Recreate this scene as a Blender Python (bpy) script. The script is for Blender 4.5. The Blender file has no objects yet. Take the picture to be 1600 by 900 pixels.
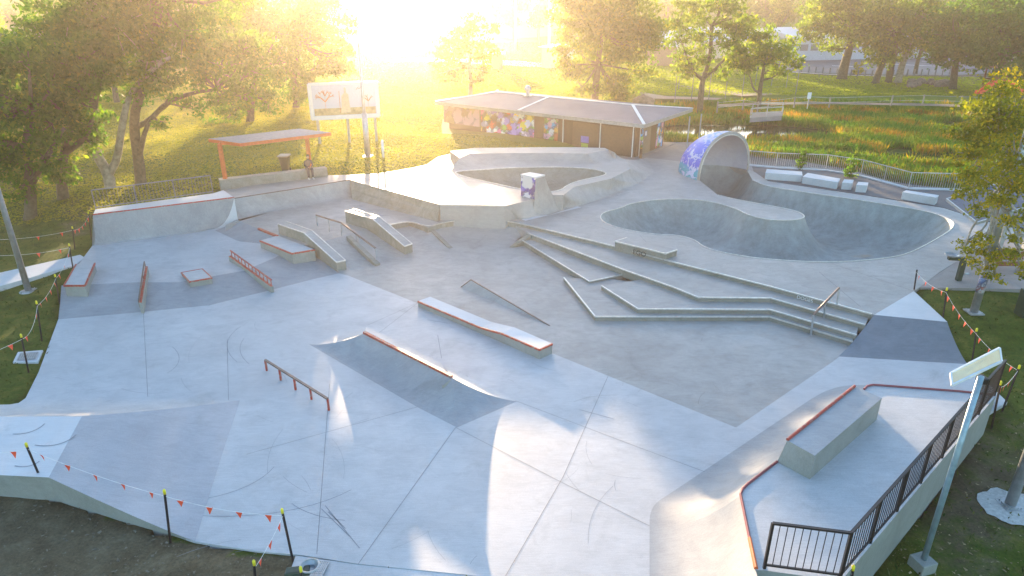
import bpy, bmesh, math, random
import numpy as np
from mathutils import Vector, Matrix
from mathutils.geometry import delaunay_2d_cdt
random.seed(7); rng = np.random.default_rng(7)
R = math.radians
sc = bpy.context.scene
col = sc.collection

# ------------------------------------------------------------ camera, sky, sun
FPX, PITCH, CAMH = 1067.0, 23.3, 12.0
cam = bpy.data.cameras.new('camera'); cam.sensor_width = 36; cam.lens = FPX/1600*36
cam.clip_start = .1; cam.clip_end = 3000
camo = bpy.data.objects.new('camera', cam); col.objects.link(camo)
camo.location = (0, 0, CAMH); camo.rotation_euler = (R(90-PITCH), 0, 0)
sc.camera = camo
SUN_AZ, SUN_EL = -10.8, 5.2          # degrees: azimuth from +Y (negative = left), elevation
w = bpy.data.worlds.new('World'); sc.world = w; w.use_nodes = True
nt = w.node_tree
sky = nt.nodes.new('ShaderNodeTexSky'); sky.sky_type = 'NISHITA'; sky.sun_disc = False
sky.sun_elevation = R(SUN_EL); sky.sun_rotation = R(SUN_AZ); sky.air_density = 1.0; sky.dust_density = .7; sky.ozone_density = 2.3
bg = nt.nodes['Background']; bg.inputs[1].default_value = .15
nt.links.new(sky.outputs[0], bg.inputs[0])
sl = bpy.data.lights.new('sun', 'SUN'); sl.energy = 5.0; sl.angle = R(.6); sl.color = (1, .72, .44)
so = bpy.data.objects.new('sun', sl); col.objects.link(so)
sd = Vector((math.sin(R(SUN_AZ))*math.cos(R(SUN_EL)), math.cos(R(SUN_AZ))*math.cos(R(SUN_EL)), math.sin(R(SUN_EL))))
so.rotation_euler = (-sd).to_track_quat('-Z', 'Y').to_euler(); so.location = sd*300
vs = sc.view_settings
vs.view_transform = 'Standard'; vs.look = 'None'; vs.gamma = 1; vs.use_curve_mapping = False; vs.exposure = 2.7
cy = sc.cycles
cy.max_bounces = 6; cy.diffuse_bounces = 3; cy.glossy_bounces = 3; cy.transmission_bounces = 4; cy.volume_bounces = 0
cy.transparent_max_bounces = 8; cy.use_denoising = True; cy.volume_step_rate = 4; cy.sample_clamp_indirect = 6
HAZE, HAZE_G = .0008, .71
cy.caustics_reflective = False; cy.caustics_refractive = False

# ------------------------------------------------------------ placing helpers
_c, _s = math.cos(R(PITCH)), math.sin(R(PITCH))
def ray(px, py):
    x = (px-800)/FPX; y = -(py-450)/FPX
    return Vector((x, _c+y*_s, -_s+y*_c))
def P(px, py, z=0.0):
    r = ray(px, py); t = (z-CAMH)/r.z
    return Vector((r.x*t, r.y*t, z))
def Q(px, py, Y):
    r = ray(px, py); t = Y/r.y
    return Vector((r.x*t, Y, CAMH+r.z*t))
def PL(pts, z=None):
    return [P(p[0], p[1], p[2] if len(p) > 2 else z) for p in pts]

# ------------------------------------------------------------ object helpers
def tag(o, label=None, cat=None, group=None, kind=None):
    if label: o['label'] = label
    if cat: o['category'] = cat
    if group: o['group'] = group
    if kind: o['kind'] = kind
    return o
def empty(name, loc, label=None, cat=None, group=None):
    o = bpy.data.objects.new(name, None); col.objects.link(o); o.location = loc
    o.empty_display_size = .2
    return tag(o, label, cat, group)
def copy_tree(o, parent=None):
    c = o.copy(); col.objects.link(c)
    if parent: c.parent = parent; c.matrix_parent_inverse = o.matrix_parent_inverse.copy()
    for ch in o.children: copy_tree(ch, c)
    return c
class MB:
    """collects faces in world space; build() links ONE mesh object"""
    def __init__(s): s.v = []; s.f = []; s.m = []
    def add(s, vs_, fs, mi=0):
        b = len(s.v); s.v += [tuple(v) for v in vs_]; s.f += [tuple(i+b for i in f) for f in fs]; s.m += [mi]*len(fs)
    def box(s, c, size, rz=0, mi=0, tilt=None):
        c = Vector(c); a, b, h = size[0]/2, size[1]/2, size[2]/2
        M = Matrix.Rotation(rz, 3, 'Z')
        if tilt is not None: M = M @ tilt
        vs_ = [c + M @ Vector((x*a, y*b, z*h)) for z in (-1, 1) for x, y in ((-1,-1),(1,-1),(1,1),(-1,1))]
        s.add(vs_, [(3,2,1,0),(4,5,6,7),(0,1,5,4),(1,2,6,5),(2,3,7,6),(3,0,4,7)], mi); return s
    def bar(s, a, b, w_, h_, mi=0, up=(0,0,1)):
        a = Vector(a); b = Vector(b); d = (b-a); L = d.length
        if L < 1e-6: return s
        d /= L; u = Vector(up)
        if abs(d.dot(u)) > .98: u = Vector((0,1,0))
        sx = d.cross(u).normalized(); uz = sx.cross(d).normalized()
        vs_ = [p + sx*x*w_/2 + uz*z*h_/2 for p in (a, b) for x, z in ((-1,-1),(1,-1),(1,1),(-1,1))]
        s.add(vs_, [(0,1,2,3),(7,6,5,4),(0,4,5,1),(1,5,6,2),(2,6,7,3),(3,7,4,0)], mi); return s
    def tube(s, pts, r, n=8, mi=0, cap=True):
        pts = [Vector(p) for p in pts]
        rs = r if isinstance(r, (list, tuple)) else [r]*len(pts)
        b = []; prev = None
        for i, p in enumerate(pts):
            d = (pts[min(i+1, len(pts)-1)]-pts[max(i-1, 0)]).normalized()
            if prev is None:
                u = Vector((0,0,1)) if abs(d.z) < .9 else Vector((1,0,0))
                x = d.cross(u).normalized()
            else:
                x = (prev - d*prev.dot(d)).normalized()
            prev = x; y = d.cross(x)
            b.append([p + (x*math.cos(k*2*math.pi/n)+y*math.sin(k*2*math.pi/n))*rs[i] for k in range(n)])
        vs_ = [v for ring in b for v in ring]; fs = []
        for i in range(len(pts)-1):
            for k in range(n):
                k2 = (k+1) % n
                fs.append((i*n+k, i*n+k2, (i+1)*n+k2, (i+1)*n+k))
        if cap: fs.append(tuple(range(n-1, -1, -1))); fs.append(tuple((len(pts)-1)*n+k for k in range(n)))
        s.add(vs_, fs, mi); return s
    def prism(s, top, zb, mi=0, mside=None, cap=False):
        """top polygon (3-D points), sides straight down to zb"""
        n = len(top); top = [Vector(p) for p in top]
        ar = sum(top[i].x*top[(i+1)%n].y-top[(i+1)%n].x*top[i].y for i in range(n))
        if ar < 0: top = top[::-1]
        s.add(top, [tuple(range(n))], mi)
        bot = [Vector((p.x, p.y, zb)) for p in top]
        s.add(top+bot, [(i, n+i, n+(i+1)%n, (i+1)%n) for i in range(n)], mi if mside is None else mside)
        if cap: s.add(bot, [tuple(range(n-1,-1,-1))], mi)
        return s
    def loft(s, top, base, p=2.0, n=10, m=None, mi=0, smoothc=False):
        A = resamp(top, m) if m else [Vector(q) for q in top]
        B = resamp(base, m) if m else [Vector(q) for q in base]
        k = len(A); vs_ = []
        for j in range(n+1):
            t = j/n
            for a, b in zip(A, B):
                q = a.lerp(b, t); q.z = b.z + (a.z-b.z)*(1-t)**p; vs_.append(q)
        fs = [(j*k+i, j*k+i+1, (j+1)*k+i+1, (j+1)*k+i) for j in range(n) for i in range(k-1)]
        s.add(vs_, fs, mi); return s
    def build(s, name, mats, parent=None, smooth=False, bevel=0, loc=None, recalc=False):
        me = bpy.data.meshes.new(name)
        o = bpy.data.objects.new(name, me); col.objects.link(o)
        base = Vector((0,0,0))
        if loc is not None: base = Vector(loc)
        elif parent is not None:
            q = parent
            while q is not None: base = base+q.location; q = q.parent
        V = [tuple(Vector(v)-base) for v in s.v]
        me.from_pydata(V, [], s.f)
        if not isinstance(mats, (list, tuple)): mats = [mats]
        for m_ in mats: me.materials.append(m_)
        me.polygons.foreach_set('material_index', s.m)
        if smooth: me.polygons.foreach_set('use_smooth', [True]*len(s.f))
        me.validate(); me.update()
        if recalc:
            bm = bmesh.new(); bm.from_mesh(me); bmesh.ops.remove_doubles(bm, verts=bm.verts, dist=1e-4)
            bmesh.ops.recalc_face_normals(bm, faces=bm.faces); bm.to_mesh(me); bm.free()
        if bevel:
            bv = o.modifiers.new('bevel', 'BEVEL'); bv.width = bevel; bv.segments = 2; bv.limit_method = 'ANGLE'; bv.angle_limit = R(40)
        if parent is not None: o.parent = parent
        elif loc is not None: o.location = base
        return o
def resamp(pts, m):
    pts = [Vector(p) for p in pts]
    L = [0]
    for a, b in zip(pts, pts[1:]): L.append(L[-1]+(b-a).length)
    out = []
    for i in range(m):
        t = L[-1]*i/(m-1); k = 0
        while k < len(L)-2 and L[k+1] < t: k += 1
        f = (t-L[k])/max(1e-9, L[k+1]-L[k]); out.append(pts[k].lerp(pts[k+1], min(1, f)))
    return out
def smoothline(pts, it=2, closed=False):
    """Chaikin corner cutting"""
    pts = [Vector(p) for p in pts]
    for _ in range(it):
        q = [] if closed else [pts[0]]
        n = len(pts)
        for i in range(n if closed else n-1):
            a, b = pts[i], pts[(i+1) % n]
            q += [a.lerp(b, .25), a.lerp(b, .75)]
        if not closed: q.append(pts[-1])
        pts = q
    return pts
def inside(x, y, poly):
    c = False; n = len(poly); j = n-1
    for i in range(n):
        xi, yi = poly[i][0], poly[i][1]; xj, yj = poly[j][0], poly[j][1]
        if (yi > y) != (yj > y) and x < (xj-xi)*(y-yi)/(yj-yi)+xi: c = not c
        j = i
    return c
def cdt(mb, outer, holes=(), extra=(), zf=None, mi=0, skirt=None):
    """triangulated surface with holes; z from the outer/hole points or zf(x,y)"""
    vs_ = []; es = []; zz = []
    for loop in [outer]+list(holes):
        b = len(vs_); n = len(loop)
        vs_ += [Vector((p[0], p[1])) for p in loop]; zz += [p[2] for p in loop]
        es += [(b+i, b+(i+1) % n) for i in range(n)]
    for p in extra: vs_.append(Vector((p[0], p[1]))); zz.append(p[2])
    r = delaunay_2d_cdt(vs_, es, [], 0, 1e-5)
    V = r[0]; F = r[2]; orig = r[3]
    out = []
    for i, v in enumerate(V):
        z = zf(v.x, v.y) if zf else (zz[orig[i][0]] if orig[i] else outer[0][2])
        out.append((v.x, v.y, z))
    fs = []
    for f in F:
        cx = sum(V[i].x for i in f)/len(f); cyy = sum(V[i].y for i in f)/len(f)
        if inside(cx, cyy, outer) and not any(inside(cx, cyy, h) for h in holes):
            a, b_, c_ = [V[i] for i in f[:3]]
            fs.append(tuple(f) if (b_-a).cross(c_-a) > 0 else tuple(f)[::-1])
    mb.add(out, fs, mi)
    if skirt is not None:
        n = len(outer); bot = [Vector((p[0], p[1], skirt)) for p in outer]
        mb.add([Vector(p) for p in outer]+bot, [(i, n+i, n+(i+1)%n, (i+1)%n) for i in range(n)], mi)
    return mb

# ------------------------------------------------------------ materials
MATS = {}
def nodes(name):
    m = bpy.data.materials.new(name); m.use_nodes = True; MATS[name] = m
    t = m.node_tree; b = t.nodes['Principled BSDF']
    return m, t, b
def N(t, typ, **kw):
    n = t.nodes.new(typ)
    for k, v in kw.items():
        if k in n.inputs.keys() if isinstance(k, str) else False: n.inputs[k].default_value = v
        else: setattr(n, k, v)
    return n
def noise(t, scale, detail=4, rough=.55, vec=None, dist=0):
    n = t.nodes.new('ShaderNodeTexNoise'); n.inputs['Scale'].default_value = scale
    n.inputs['Detail'].default_value = detail; n.inputs['Roughness'].default_value = rough; n.inputs['Distortion'].default_value = dist
    if vec: t.links.new(vec, n.inputs['Vector'])
    return n.outputs[0]
def ramp(t, fac, stops):
    n = t.nodes.new('ShaderNodeValToRGB'); e = n.color_ramp.elements
    while len(e) < len(stops): e.new(.5)
    for el, (p, c) in zip(e, stops): el.position = p; el.color = (*c, 1) if len(c) == 3 else c
    t.links.new(fac, n.inputs[0]); return n.outputs[0]
def mix(t, fac, a, b, typ='MIX'):
    n = t.nodes.new('ShaderNodeMix'); n.data_type = 'RGBA'; n.blend_type = typ
    for k, v in ((0, fac), (6, a), (7, b)):
        if hasattr(v, 'is_output') or isinstance(v, bpy.types.NodeSocket): t.links.new(v, n.inputs[k])
        elif k == 0: n.inputs[0].default_value = v
        else: n.inputs[k].default_value = (*v, 1)
    return n.outputs[2]
def bump(t, b, h, s, d=.05):
    n = t.nodes.new('ShaderNodeBump'); n.inputs['Strength'].default_value = s; n.inputs['Distance'].default_value = d
    t.links.new(h, n.inputs['Height']); t.links.new(n.outputs[0], b.inputs['Normal'])
def geo(t):
    return t.nodes.new('ShaderNodeTexCoord').outputs['Object'] if False else t.nodes.new('ShaderNodeNewGeometry').outputs['Position']
def mapped(t, vec, scale, rot=0):
    n = t.nodes.new('ShaderNodeMapping'); n.inputs['Scale'].default_value = scale; n.inputs['Rotation'].default_value = (0, 0, rot)
    t.links.new(vec, n.inputs[0]); return n.outputs[0]
def concrete(name, c1, c2, stain, rough=.5, wear=1.0, stain_pos=.5):
    m, t, b = nodes(name); g = geo(t)
    big = noise(t, .35, 6, .62, g, .6)
    med = noise(t, 1.2, 8, .74, mapped(t, g, (1, 1.5, 1), .5), .8)
    fin = noise(t, 38, 3, .6, g)
    brushed = noise(t, 9, 5, .7, mapped(t, g, (.25, 4, 1), .35))
    swirl = ramp(t, noise(t, .7, 7, .68, mapped(t, g, (1,2.2,1), .9), 1.4), [(.38, (.84,.84,.84)), (.5, (1,1,1)), (.62, (1.09,1.09,1.08))])
    blot = ramp(t, noise(t, .55, 8, .7, mapped(t, g, (1,1,1), 2), .8), [(.60, (1,1,1)), (.72, (.74,.73,.70))])
    a = ramp(t, big, [(.30, c1), (.70, c2)])
    st = ramp(t, med, [(stain_pos-.06, (0,0,0)), (stain_pos+.22, (1,1,1))])
    sh_ = t.nodes.new('ShaderNodeMath'); sh_.operation = 'MULTIPLY'; sh_.inputs[1].default_value = .5; t.links.new(st, sh_.inputs[0])
    cA = mix(t, sh_.outputs[0], a, stain)
    fm = ramp(t, fin, [(.3, (.86,.86,.86)), (.7, (1.06,1.06,1.06))])
    cB = mix(t, .8*wear, cA, fm, 'MULTIPLY')
    bm = ramp(t, brushed, [(.35, (.90,.90,.91)), (.65, (1.05,1.05,1.05))])
    cC = mix(t, .9*wear, cB, bm, 'MULTIPLY')
    cC = mix(t, .55, mix(t, .22, cC, swirl, 'MULTIPLY'), blot, 'MULTIPLY')
    t.links.new(cC, b.inputs['Base Color'])
    rr = t.nodes.new('ShaderNodeMapRange'); rr.inputs[3].default_value = rough-.1; rr.inputs[4].default_value = rough+.2
    t.links.new(med, rr.inputs[0]); t.links.new(rr.outputs[0], b.inputs['Roughness'])
    hs = t.nodes.new('ShaderNodeMath'); hs.operation = 'ADD'; t.links.new(fin, hs.inputs[0]); t.links.new(big, hs.inputs[1])
    hs2 = t.nodes.new('ShaderNodeMath'); hs2.operation = 'ADD'; t.links.new(hs.outputs[0], hs2.inputs[0]); t.links.new(noise(t, 6, 5, .7, g, 1), hs2.inputs[1])
    bump(t, b, hs2.outputs[0], .09, .02)
    return m
def plain(name, c, rough=.5, metal=0, var=.18, scale=6, bs=.05, spec=None):
    m, t, b = nodes(name); g = geo(t)
    n = noise(t, scale, 4, .6, g)
    lo = tuple(max(0, x*(1-var)) for x in c); hi = tuple(min(1, x*(1+var)) for x in c)
    t.links.new(ramp(t, n, [(.3, lo), (.7, hi)]), b.inputs['Base Color'])
    b.inputs['Roughness'].default_value = rough; b.inputs['Metallic'].default_value = metal
    if spec is not None: b.inputs['Specular IOR Level'].default_value = spec
    bump(t, b, noise(t, scale*6, 3, .6, g), bs, .01)
    return m
def leafmat(name, dark, light, tint, trans=.35):
    m, t, b = nodes(name); g = geo(t)
    at = t.nodes.new('ShaderNodeAttribute'); at.attribute_name = 'leafvar'
    n = noise(t, .55, 3, .6, g)
    a = ramp(t, at.outputs['Fac'], [(0, dark), (.65, light), (1, tint)])
    bb = mix(t, .7, a, ramp(t, n, [(.3, (.62,.7,.62)), (.7, (1.25,1.2,1.0))]), 'MULTIPLY')
    t.links.new(bb, b.inputs['Base Color']); b.inputs['Roughness'].default_value = .62
    b.inputs['Specular IOR Level'].default_value = .2
    tr = t.nodes.new('ShaderNodeBsdfTranslucent')
    tc = mix(t, 1.0, bb, (1.7, 1.75, .40), 'MULTIPLY')
    t.links.new(tc, tr.inputs[0])
    ms = t.nodes.new('ShaderNodeMixShader'); ms.inputs[0].default_value = trans
    t.links.new(b.outputs[0], ms.inputs[1]); t.links.new(tr.outputs[0], ms.inputs[2])
    t.links.new(ms.outputs[0], t.nodes['Material Output'].inputs[0])
    return m
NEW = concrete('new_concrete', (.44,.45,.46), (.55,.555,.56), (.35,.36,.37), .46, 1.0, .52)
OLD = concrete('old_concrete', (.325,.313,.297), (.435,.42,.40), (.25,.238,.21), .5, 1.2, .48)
DECKC = concrete('deck_concrete', (.32,.31,.295), (.40,.39,.37), (.28,.27,.25), .46, 1.0, .5)
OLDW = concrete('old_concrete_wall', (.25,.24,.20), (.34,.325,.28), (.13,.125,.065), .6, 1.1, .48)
BOWL = concrete('bowl_concrete', (.23,.26,.25), (.34,.37,.36), (.20,.215,.19), .45, 1.0, .48)
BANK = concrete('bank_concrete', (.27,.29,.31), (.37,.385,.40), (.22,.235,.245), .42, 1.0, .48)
BANKL = concrete('pale_bank_concrete', (.34,.355,.385), (.43,.445,.47), (.29,.305,.33), .44, .9, .5)  # bluer and darker than the floor: the platform side's shade in its colour
BANKD = concrete('dark_bank_concrete', (.17,.19,.215), (.235,.255,.285), (.14,.155,.17), .5, 1.0, .48)  # darkest bank copy; shadow on the right bank is put into its colour
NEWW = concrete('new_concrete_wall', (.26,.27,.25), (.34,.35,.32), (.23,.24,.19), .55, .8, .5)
PALE = concrete('pale_concrete', (.52,.54,.56), (.62,.63,.64), (.48,.50,.52), .5, .5, .6)
PAVE = concrete('pavement', (.25,.23,.22), (.31,.29,.27), (.22,.20,.19), .6, .8, .5)
ASPH = concrete('asphalt', (.07,.075,.085), (.11,.115,.125), (.085,.085,.09), .6, 1.0, .5)
RED = plain('red_steel', (.50,.045,.02), .38, .0)
def worn(name, c, bare, rough=.38):
    m, t, b = nodes(name); g = geo(t); n_ = noise(t, 9, 6, .75, g, .5)
    mk = ramp(t, n_, [(.53, (0,0,0)), (.60, (1,1,1))]); t.links.new(mix(t, mk, mix(t, .4, c, tuple(x*.6 for x in c)), bare), b.inputs['Base Color']); b.inputs['Roughness'].default_value = rough
    bump(t, b, n_, .15, .01); return m
RED = worn('worn_red_steel', (.50,.05,.025), (.30,.22,.19))
EDGE_ = None
ORANGE = plain('orange_steel', (.62,.13,.03), .45)
STEEL = plain('galvanised_steel', (.42,.44,.45), .42, .6)
EDGE = plain('steel_edge', (.62,.60,.55), .3, .5)
RUST = plain('worn_rail_steel', (.20,.15,.13), .42, .6)
BLACK = plain('black_steel', (.018,.02,.024), .4, .2)
DGREEN = plain('dark_green_paint', (.02,.05,.035), .4)
YELLOW = plain('yellow_plastic', (.85,.72,.03), .4)
FLAG = plain('orange_flag', (.95,.10,.04), .6, var=.1)
STRING = plain('white_string', (.75,.75,.72), .7)
WHITE = plain('white_paint', (.75,.75,.74), .5, var=.06)
BROWNW = plain('brown_cladding', (.055,.034,.024), .55)
ROOFM = plain('grey_roof_sheet', (.22,.24,.27), .38, .3)
WOOD = plain('bench_timber', (.22,.085,.03), .55)
BARK = plain('bark', (.10,.085,.05), .85, var=.4, scale=5, bs=.6)
BARKP = plain('pale_bark', (.30,.27,.20), .8, var=.35, scale=4, bs=.5)
DARK = plain('joint_dark', (.19,.195,.20), .7)
SCUFF = plain('scuff', (.24,.255,.28), .6)
ROCK = plain('rock', (.24,.18,.14), .85, var=.35, scale=3, bs=.6)

SCUFF2 = plain('scuff_old', (.19,.185,.175), .7)
# ------------------------------------------------------------ levels
U, T, PAD, TH, LQ = .70, 1.60, .35, 2.15, 1.90
DK, BK = 1.20, 1.90

# ------------------------------------------------------------ park: bowls first (their rims are holes in the plaza)
dL = P(1092, 281, U); dR = P(1167, 265, U); dC = (dL+dR)/2; du = (dR-dL)/2
dn = Vector((du.y, -du.x, 0)).normalized()
if dn.y > 0: dn = -dn                       # opening looks towards the bowl
DD = 3.0
dome_back = [dC + du*math.cos(a) - dn*DD*math.sin(a) for a in [math.pi*k/14 for k in range(0, 15)]]   # from right (a=0) to left
rimA = PL([(1176,282),(1196,291),(1260,301),(1325,310),(1425,326),(1462,334),(1487,345),(1492,352),(1482,363),(1425,395),(1387,404),(1300,411),(1200,406),
           (1137,397),(1100,387),(1085,374),(1055,367),(1025,367),(975,359),(945,349),(937,340),(942,332),(970,325),(985,318),(1025,312),(1075,311),
           (1112,315),(1150,326),(1170,337),(1200,344),(1240,345),(1259,340),(1252,333),(1237,328),(1200,321),(1150,312),(1122,305)], U)
rim = smoothline(rimA, 2)
rim_full = rim + dome_back[::-1]
def bowl_depth(x, y): 
    t = min(1, max(0, (x-6)/9)); e = min(1, max(0, (x-19)/6)); return 1.45+.65*t-.5*e
def ring_pts(loop, ds, zf, spacing=.25):
    n = len(loop); pts = []; L = np.array([[p[0], p[1]] for p in loop])
    A = L; B = np.roll(L, -1, 0)
    def dist(p):
        ab = B-A; t = np.clip(((p-A)*ab).sum(1)/np.maximum(1e-9, (ab**2).sum(1)), 0, 1)
        return np.sqrt((((A+ab*t[:, None])-p)**2).sum(1).min())
    rp = resamp([Vector((p[0], p[1], 0)) for p in loop]+[Vector((loop[0][0], loop[0][1], 0))], int(sum((Vector(loop[i])-Vector(loop[(i+1)%n])).length for i in range(n))/spacing))[:-1]
    m = len(rp)
    for d in ds:
        for i in range(m):
            tg = (rp[(i+1) % m]-rp[i-1]).normalized(); nn = Vector((-tg.y, tg.x, 0))
            for sg in (1, -1):
                q = rp[i]+nn*sg*d
                if inside(q.x, q.y, loop):
                    dd = dist(np.array([q.x, q.y]))
                    if dd > d*.97: pts.append((q.x, q.y, zf(q.x, q.y, dd)))
    mx = ds[-1]
    x0, y0 = L.min(0); x1, y1 = L.max(0)
    for gx in np.arange(x0, x1, .5):
        for gy in np.arange(y0, y1, .5):
            if inside(gx, gy, loop):
                dd = dist(np.array([gx, gy]))
                if dd > mx+.3: pts.append((gx, gy, zf(gx, gy, dd)))
    return pts
def qprof(d, Rr, z0, D):
    d = min(d, Rr); return z0 - D*(1-(1-d/Rr)**2.7)
bowl = empty('skate_bowl', dC+dn*6, 'large kidney shaped grey bowl sunk into the upper plaza beside the graffiti hood', 'skate bowl')
def bowl_sand():
    t = BOWL.node_tree; b = t.nodes['Principled BSDF']; old = b.inputs['Base Color'].links[0].from_socket; g = geo(t)
    streak = ramp(t, noise(t, 2.2, 5, .65, mapped(t, g, (1,1,.12), .3)), [(.35, (.88,.88,.85)), (.6, (1.08,1.08,1.09))])
    c = mix(t, 1, old, streak, 'MULTIPLY')
    q = P(1345,388,-.9); d = t.nodes.new('ShaderNodeVectorMath'); d.operation = 'DISTANCE'; d.inputs[1].default_value = q
    nz = t.nodes.new('ShaderNodeVectorMath'); nz.operation = 'MULTIPLY'; nz.inputs[1].default_value = (.55,1.5,.8)
    q2 = Vector((q.x*.55, q.y*1.5, q.z*.8)); d.inputs[1].default_value = q2; t.links.new(g, nz.inputs[0]); t.links.new(nz.outputs[0], d.inputs[0])
    ad = t.nodes.new('ShaderNodeMath'); ad.operation = 'MULTIPLY_ADD'; ad.inputs[1].default_value = .9; t.links.new(noise(t, 1.4, 4, .6, g), ad.inputs[0]); t.links.new(d.outputs['Value'], ad.inputs[2])
    mk = ramp(t, ad.outputs[0], [(.0, (1,1,1)), (.999, (0,0,0))]); mk = ramp(t, ad.outputs[0], [(.75, (.8,.8,.8)), (1.0, (0,0,0))])
    t.links.new(mix(t, mk, c, (.36,.29,.20)), b.inputs['Base Color'])
bowl_sand()
ex = ring_pts(rim_full, (.03,.09,.2,.36,.56,.8,1.1,1.45,1.85,2.3,2.7), lambda x, y, d: qprof(d, 2.7, U, bowl_depth(x, y)))
mb = MB(); cdt(mb, rim_full, (), ex)
mb.build('bowl_surface', BOWL, bowl, smooth=True, recalc=False)
mb = MB(); mb.tube([p+Vector((0,0,.012)) for p in rim], .028, 6); mb.build('coping', EDGE, bowl, smooth=True)

# hood over the back of the bowl
hood = empty('bowl_hood', dC, 'tall curled concrete hood over the bowl with blue and white graffiti outside', 'skate ramp')
apex = P(1136, 300, U); HH = Q(1138,211,dC.y).z-U
def hood_pt(t, s, off=0):
    k = math.cos(s*math.pi/2); d = math.sin(s*math.pi/2)
    ca, sa = math.cos(t), math.sin(t)
    return dC + du*ca*k*(1+off/du.length) + Vector((0,0,1))*(HH+off)*sa**.85*k - dn*(DD+off)*d*(1-0.0*sa)
def shell(off, flip=False):
    vs_ = []; fs = []; nt_, ns = 28, 10
    for i in range(nt_+1):
        for j in range(ns+1):
            q = hood_pt(math.pi*i/nt_, j/ns*.999, off)
            vs_.append(q)
    for i in range(nt_):
        for j in range(ns):
            f = (i*(ns+1)+j, (i+1)*(ns+1)+j, (i+1)*(ns+1)+j+1, i*(ns+1)+j+1)
            fs.append(f[::-1] if flip else f)
    return vs_, fs
def graffiti(name, cols, base, scale=2.2, thr=.5, seedv=0):
    m, t, b = nodes(name); g = geo(t)
    mp = t.nodes.new('ShaderNodeMapping'); mp.inputs['Location'].default_value = (seedv, seedv*.7, 0); t.links.new(g, mp.inputs[0])
    v = t.nodes.new('ShaderNodeTexVoronoi'); v.inputs['Scale'].default_value = scale
    dn_ = noise(t, scale*1.1, 3, .6, mp.outputs[0], 1.5)
    am = t.nodes.new('ShaderNodeVectorMath'); am.operation = 'MULTIPLY_ADD'
    am.inputs[1].default_value = (.9,.9,.9); cn = t.nodes.new('ShaderNodeCombineXYZ'); t.links.new(dn_, cn.inputs[0]); t.links.new(dn_, cn.inputs[2])
    t.links.new(cn.outputs[0], am.inputs[0]); t.links.new(mp.outputs[0], am.inputs[2]); t.links.new(am.outputs[0], v.inputs['Vector'])
    sp = t.nodes.new('ShaderNodeSeparateColor'); t.links.new(v.outputs['Color'], sp.inputs[0])
    n_ = len(cols); r_ = t.nodes.new('ShaderNodeValToRGB'); r_.color_ramp.interpolation = 'CONSTANT'; e = r_.color_ramp.elements
    while len(e) < n_: e.new(.5)
    for i, c in enumerate(cols): e[i].position = i/n_; e[i].color = (*c, 1)
    t.links.new(sp.outputs[0], r_.inputs[0])
    line = ramp(t, v.outputs['Distance'], [(.52, (1,1,1)), (.60, (.35,.35,.45))])
    c_ = mix(t, 1, r_.outputs[0], line, 'MULTIPLY')
    mk = ramp(t, noise(t, .8, 3, .5, mp.outputs[0]), [(thr-.02, (0,0,0)), (thr+.02, (1,1,1))])
    t.links.new(mix(t, mk, base, c_), b.inputs['Base Color']); b.inputs['Roughness'].default_value = .5
    return m
def hood_paint():
    m, t, b = nodes('hood_paint'); g = geo(t); sx = t.nodes.new('ShaderNodeSeparateXYZ'); t.links.new(g, sx.inputs[0])
    n_ = noise(t, 1.1, 4, .6, g, .6); ad = t.nodes.new('ShaderNodeMath'); ad.operation = 'MULTIPLY_ADD'; ad.inputs[1].default_value = 1.1
    t.links.new(n_, ad.inputs[0]); t.links.new(sx.outputs[2], ad.inputs[2])
    mr = t.nodes.new('ShaderNodeMapRange'); mr.inputs[1].default_value = .7; mr.inputs[2].default_value = 5.0; t.links.new(ad.outputs[0], mr.inputs[0])
    band = ramp(t, mr.outputs[0], [(.0, (.42,.42,.40)), (.14, (.10,.42,.45)), (.26, (.05,.45,.50)), (.33, (.12,.13,.60)), (.62, (.14,.22,.72)), (.76, (.30,.50,.72)), (.84, (.66,.68,.70))])
    v = t.nodes.new('ShaderNodeTexVoronoi'); v.inputs['Scale'].default_value = 1.5; t.links.new(g, v.inputs['Vector'])
    w1 = ramp(t, noise(t, 1.5, 4, .65, mapped(t, g, (1,1,1.3), 1), 1.2), [(.53, (0,0,0)), (.56, (1,1,1))])
    sw = ramp(t, noise(t, 5, 2, .5, g, 3), [(.46, (.75,.75,.85)), (.5, (1,1,1)), (.54, (.8,.82,1.0))])
    t.links.new(mix(t, 1, mix(t, w1, band, (.66,.67,.76)), sw, 'MULTIPLY'), b.inputs['Base Color']); b.inputs['Roughness'].default_value = .5
    return m
GR_HOOD = hood_paint(); _unused = ('hood_graffiti', [(.12,.16,.62),(.75,.76,.82),(.10,.12,.55),(.05,.42,.50),(.16,.22,.70),(.80,.80,.85),(.22,.20,.60)], (.55,.56,.58), 1.7, .30)
GR_IN = graffiti('hood_inside', [(.40,.385,.47),(.40,.39,.40),(.44,.42,.53)], (.40,.39,.375), .6, .45, 3)
mb = MB()
v1, f1 = shell(.22); mb.add(v1, f1, 0)
v2, f2 = shell(0, True); mb.add(v2, f2, 1)
lip = [hood_pt(math.pi*i/28, 0, .22) for i in range(29)]; lip2 = [hood_pt(math.pi*i/28, 0, 0) for i in range(29)]
mb.add(lip+lip2, [(i, 29+i, 30+i, i+1) for i in range(28)], 2)
GR_IN = concrete('hood_inner_concrete', (.50,.48,.58), (.54,.53,.54), (.42,.40,.50), .5, .8, .45)
mb.build('hood_shell', [GR_HOOD, GR_IN, OLD], hood, smooth=False, recalc=False)
for p_ in hood.children[0].data.polygons: p_.use_smooth = p_.material_index < 2
mb = MB(); mb.tube([hood_pt(math.pi*i/28, 0, .0)+dn*.02 for i in range(29)], .035, 6); mb.build('coping', EDGE, hood, smooth=True)

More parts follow.
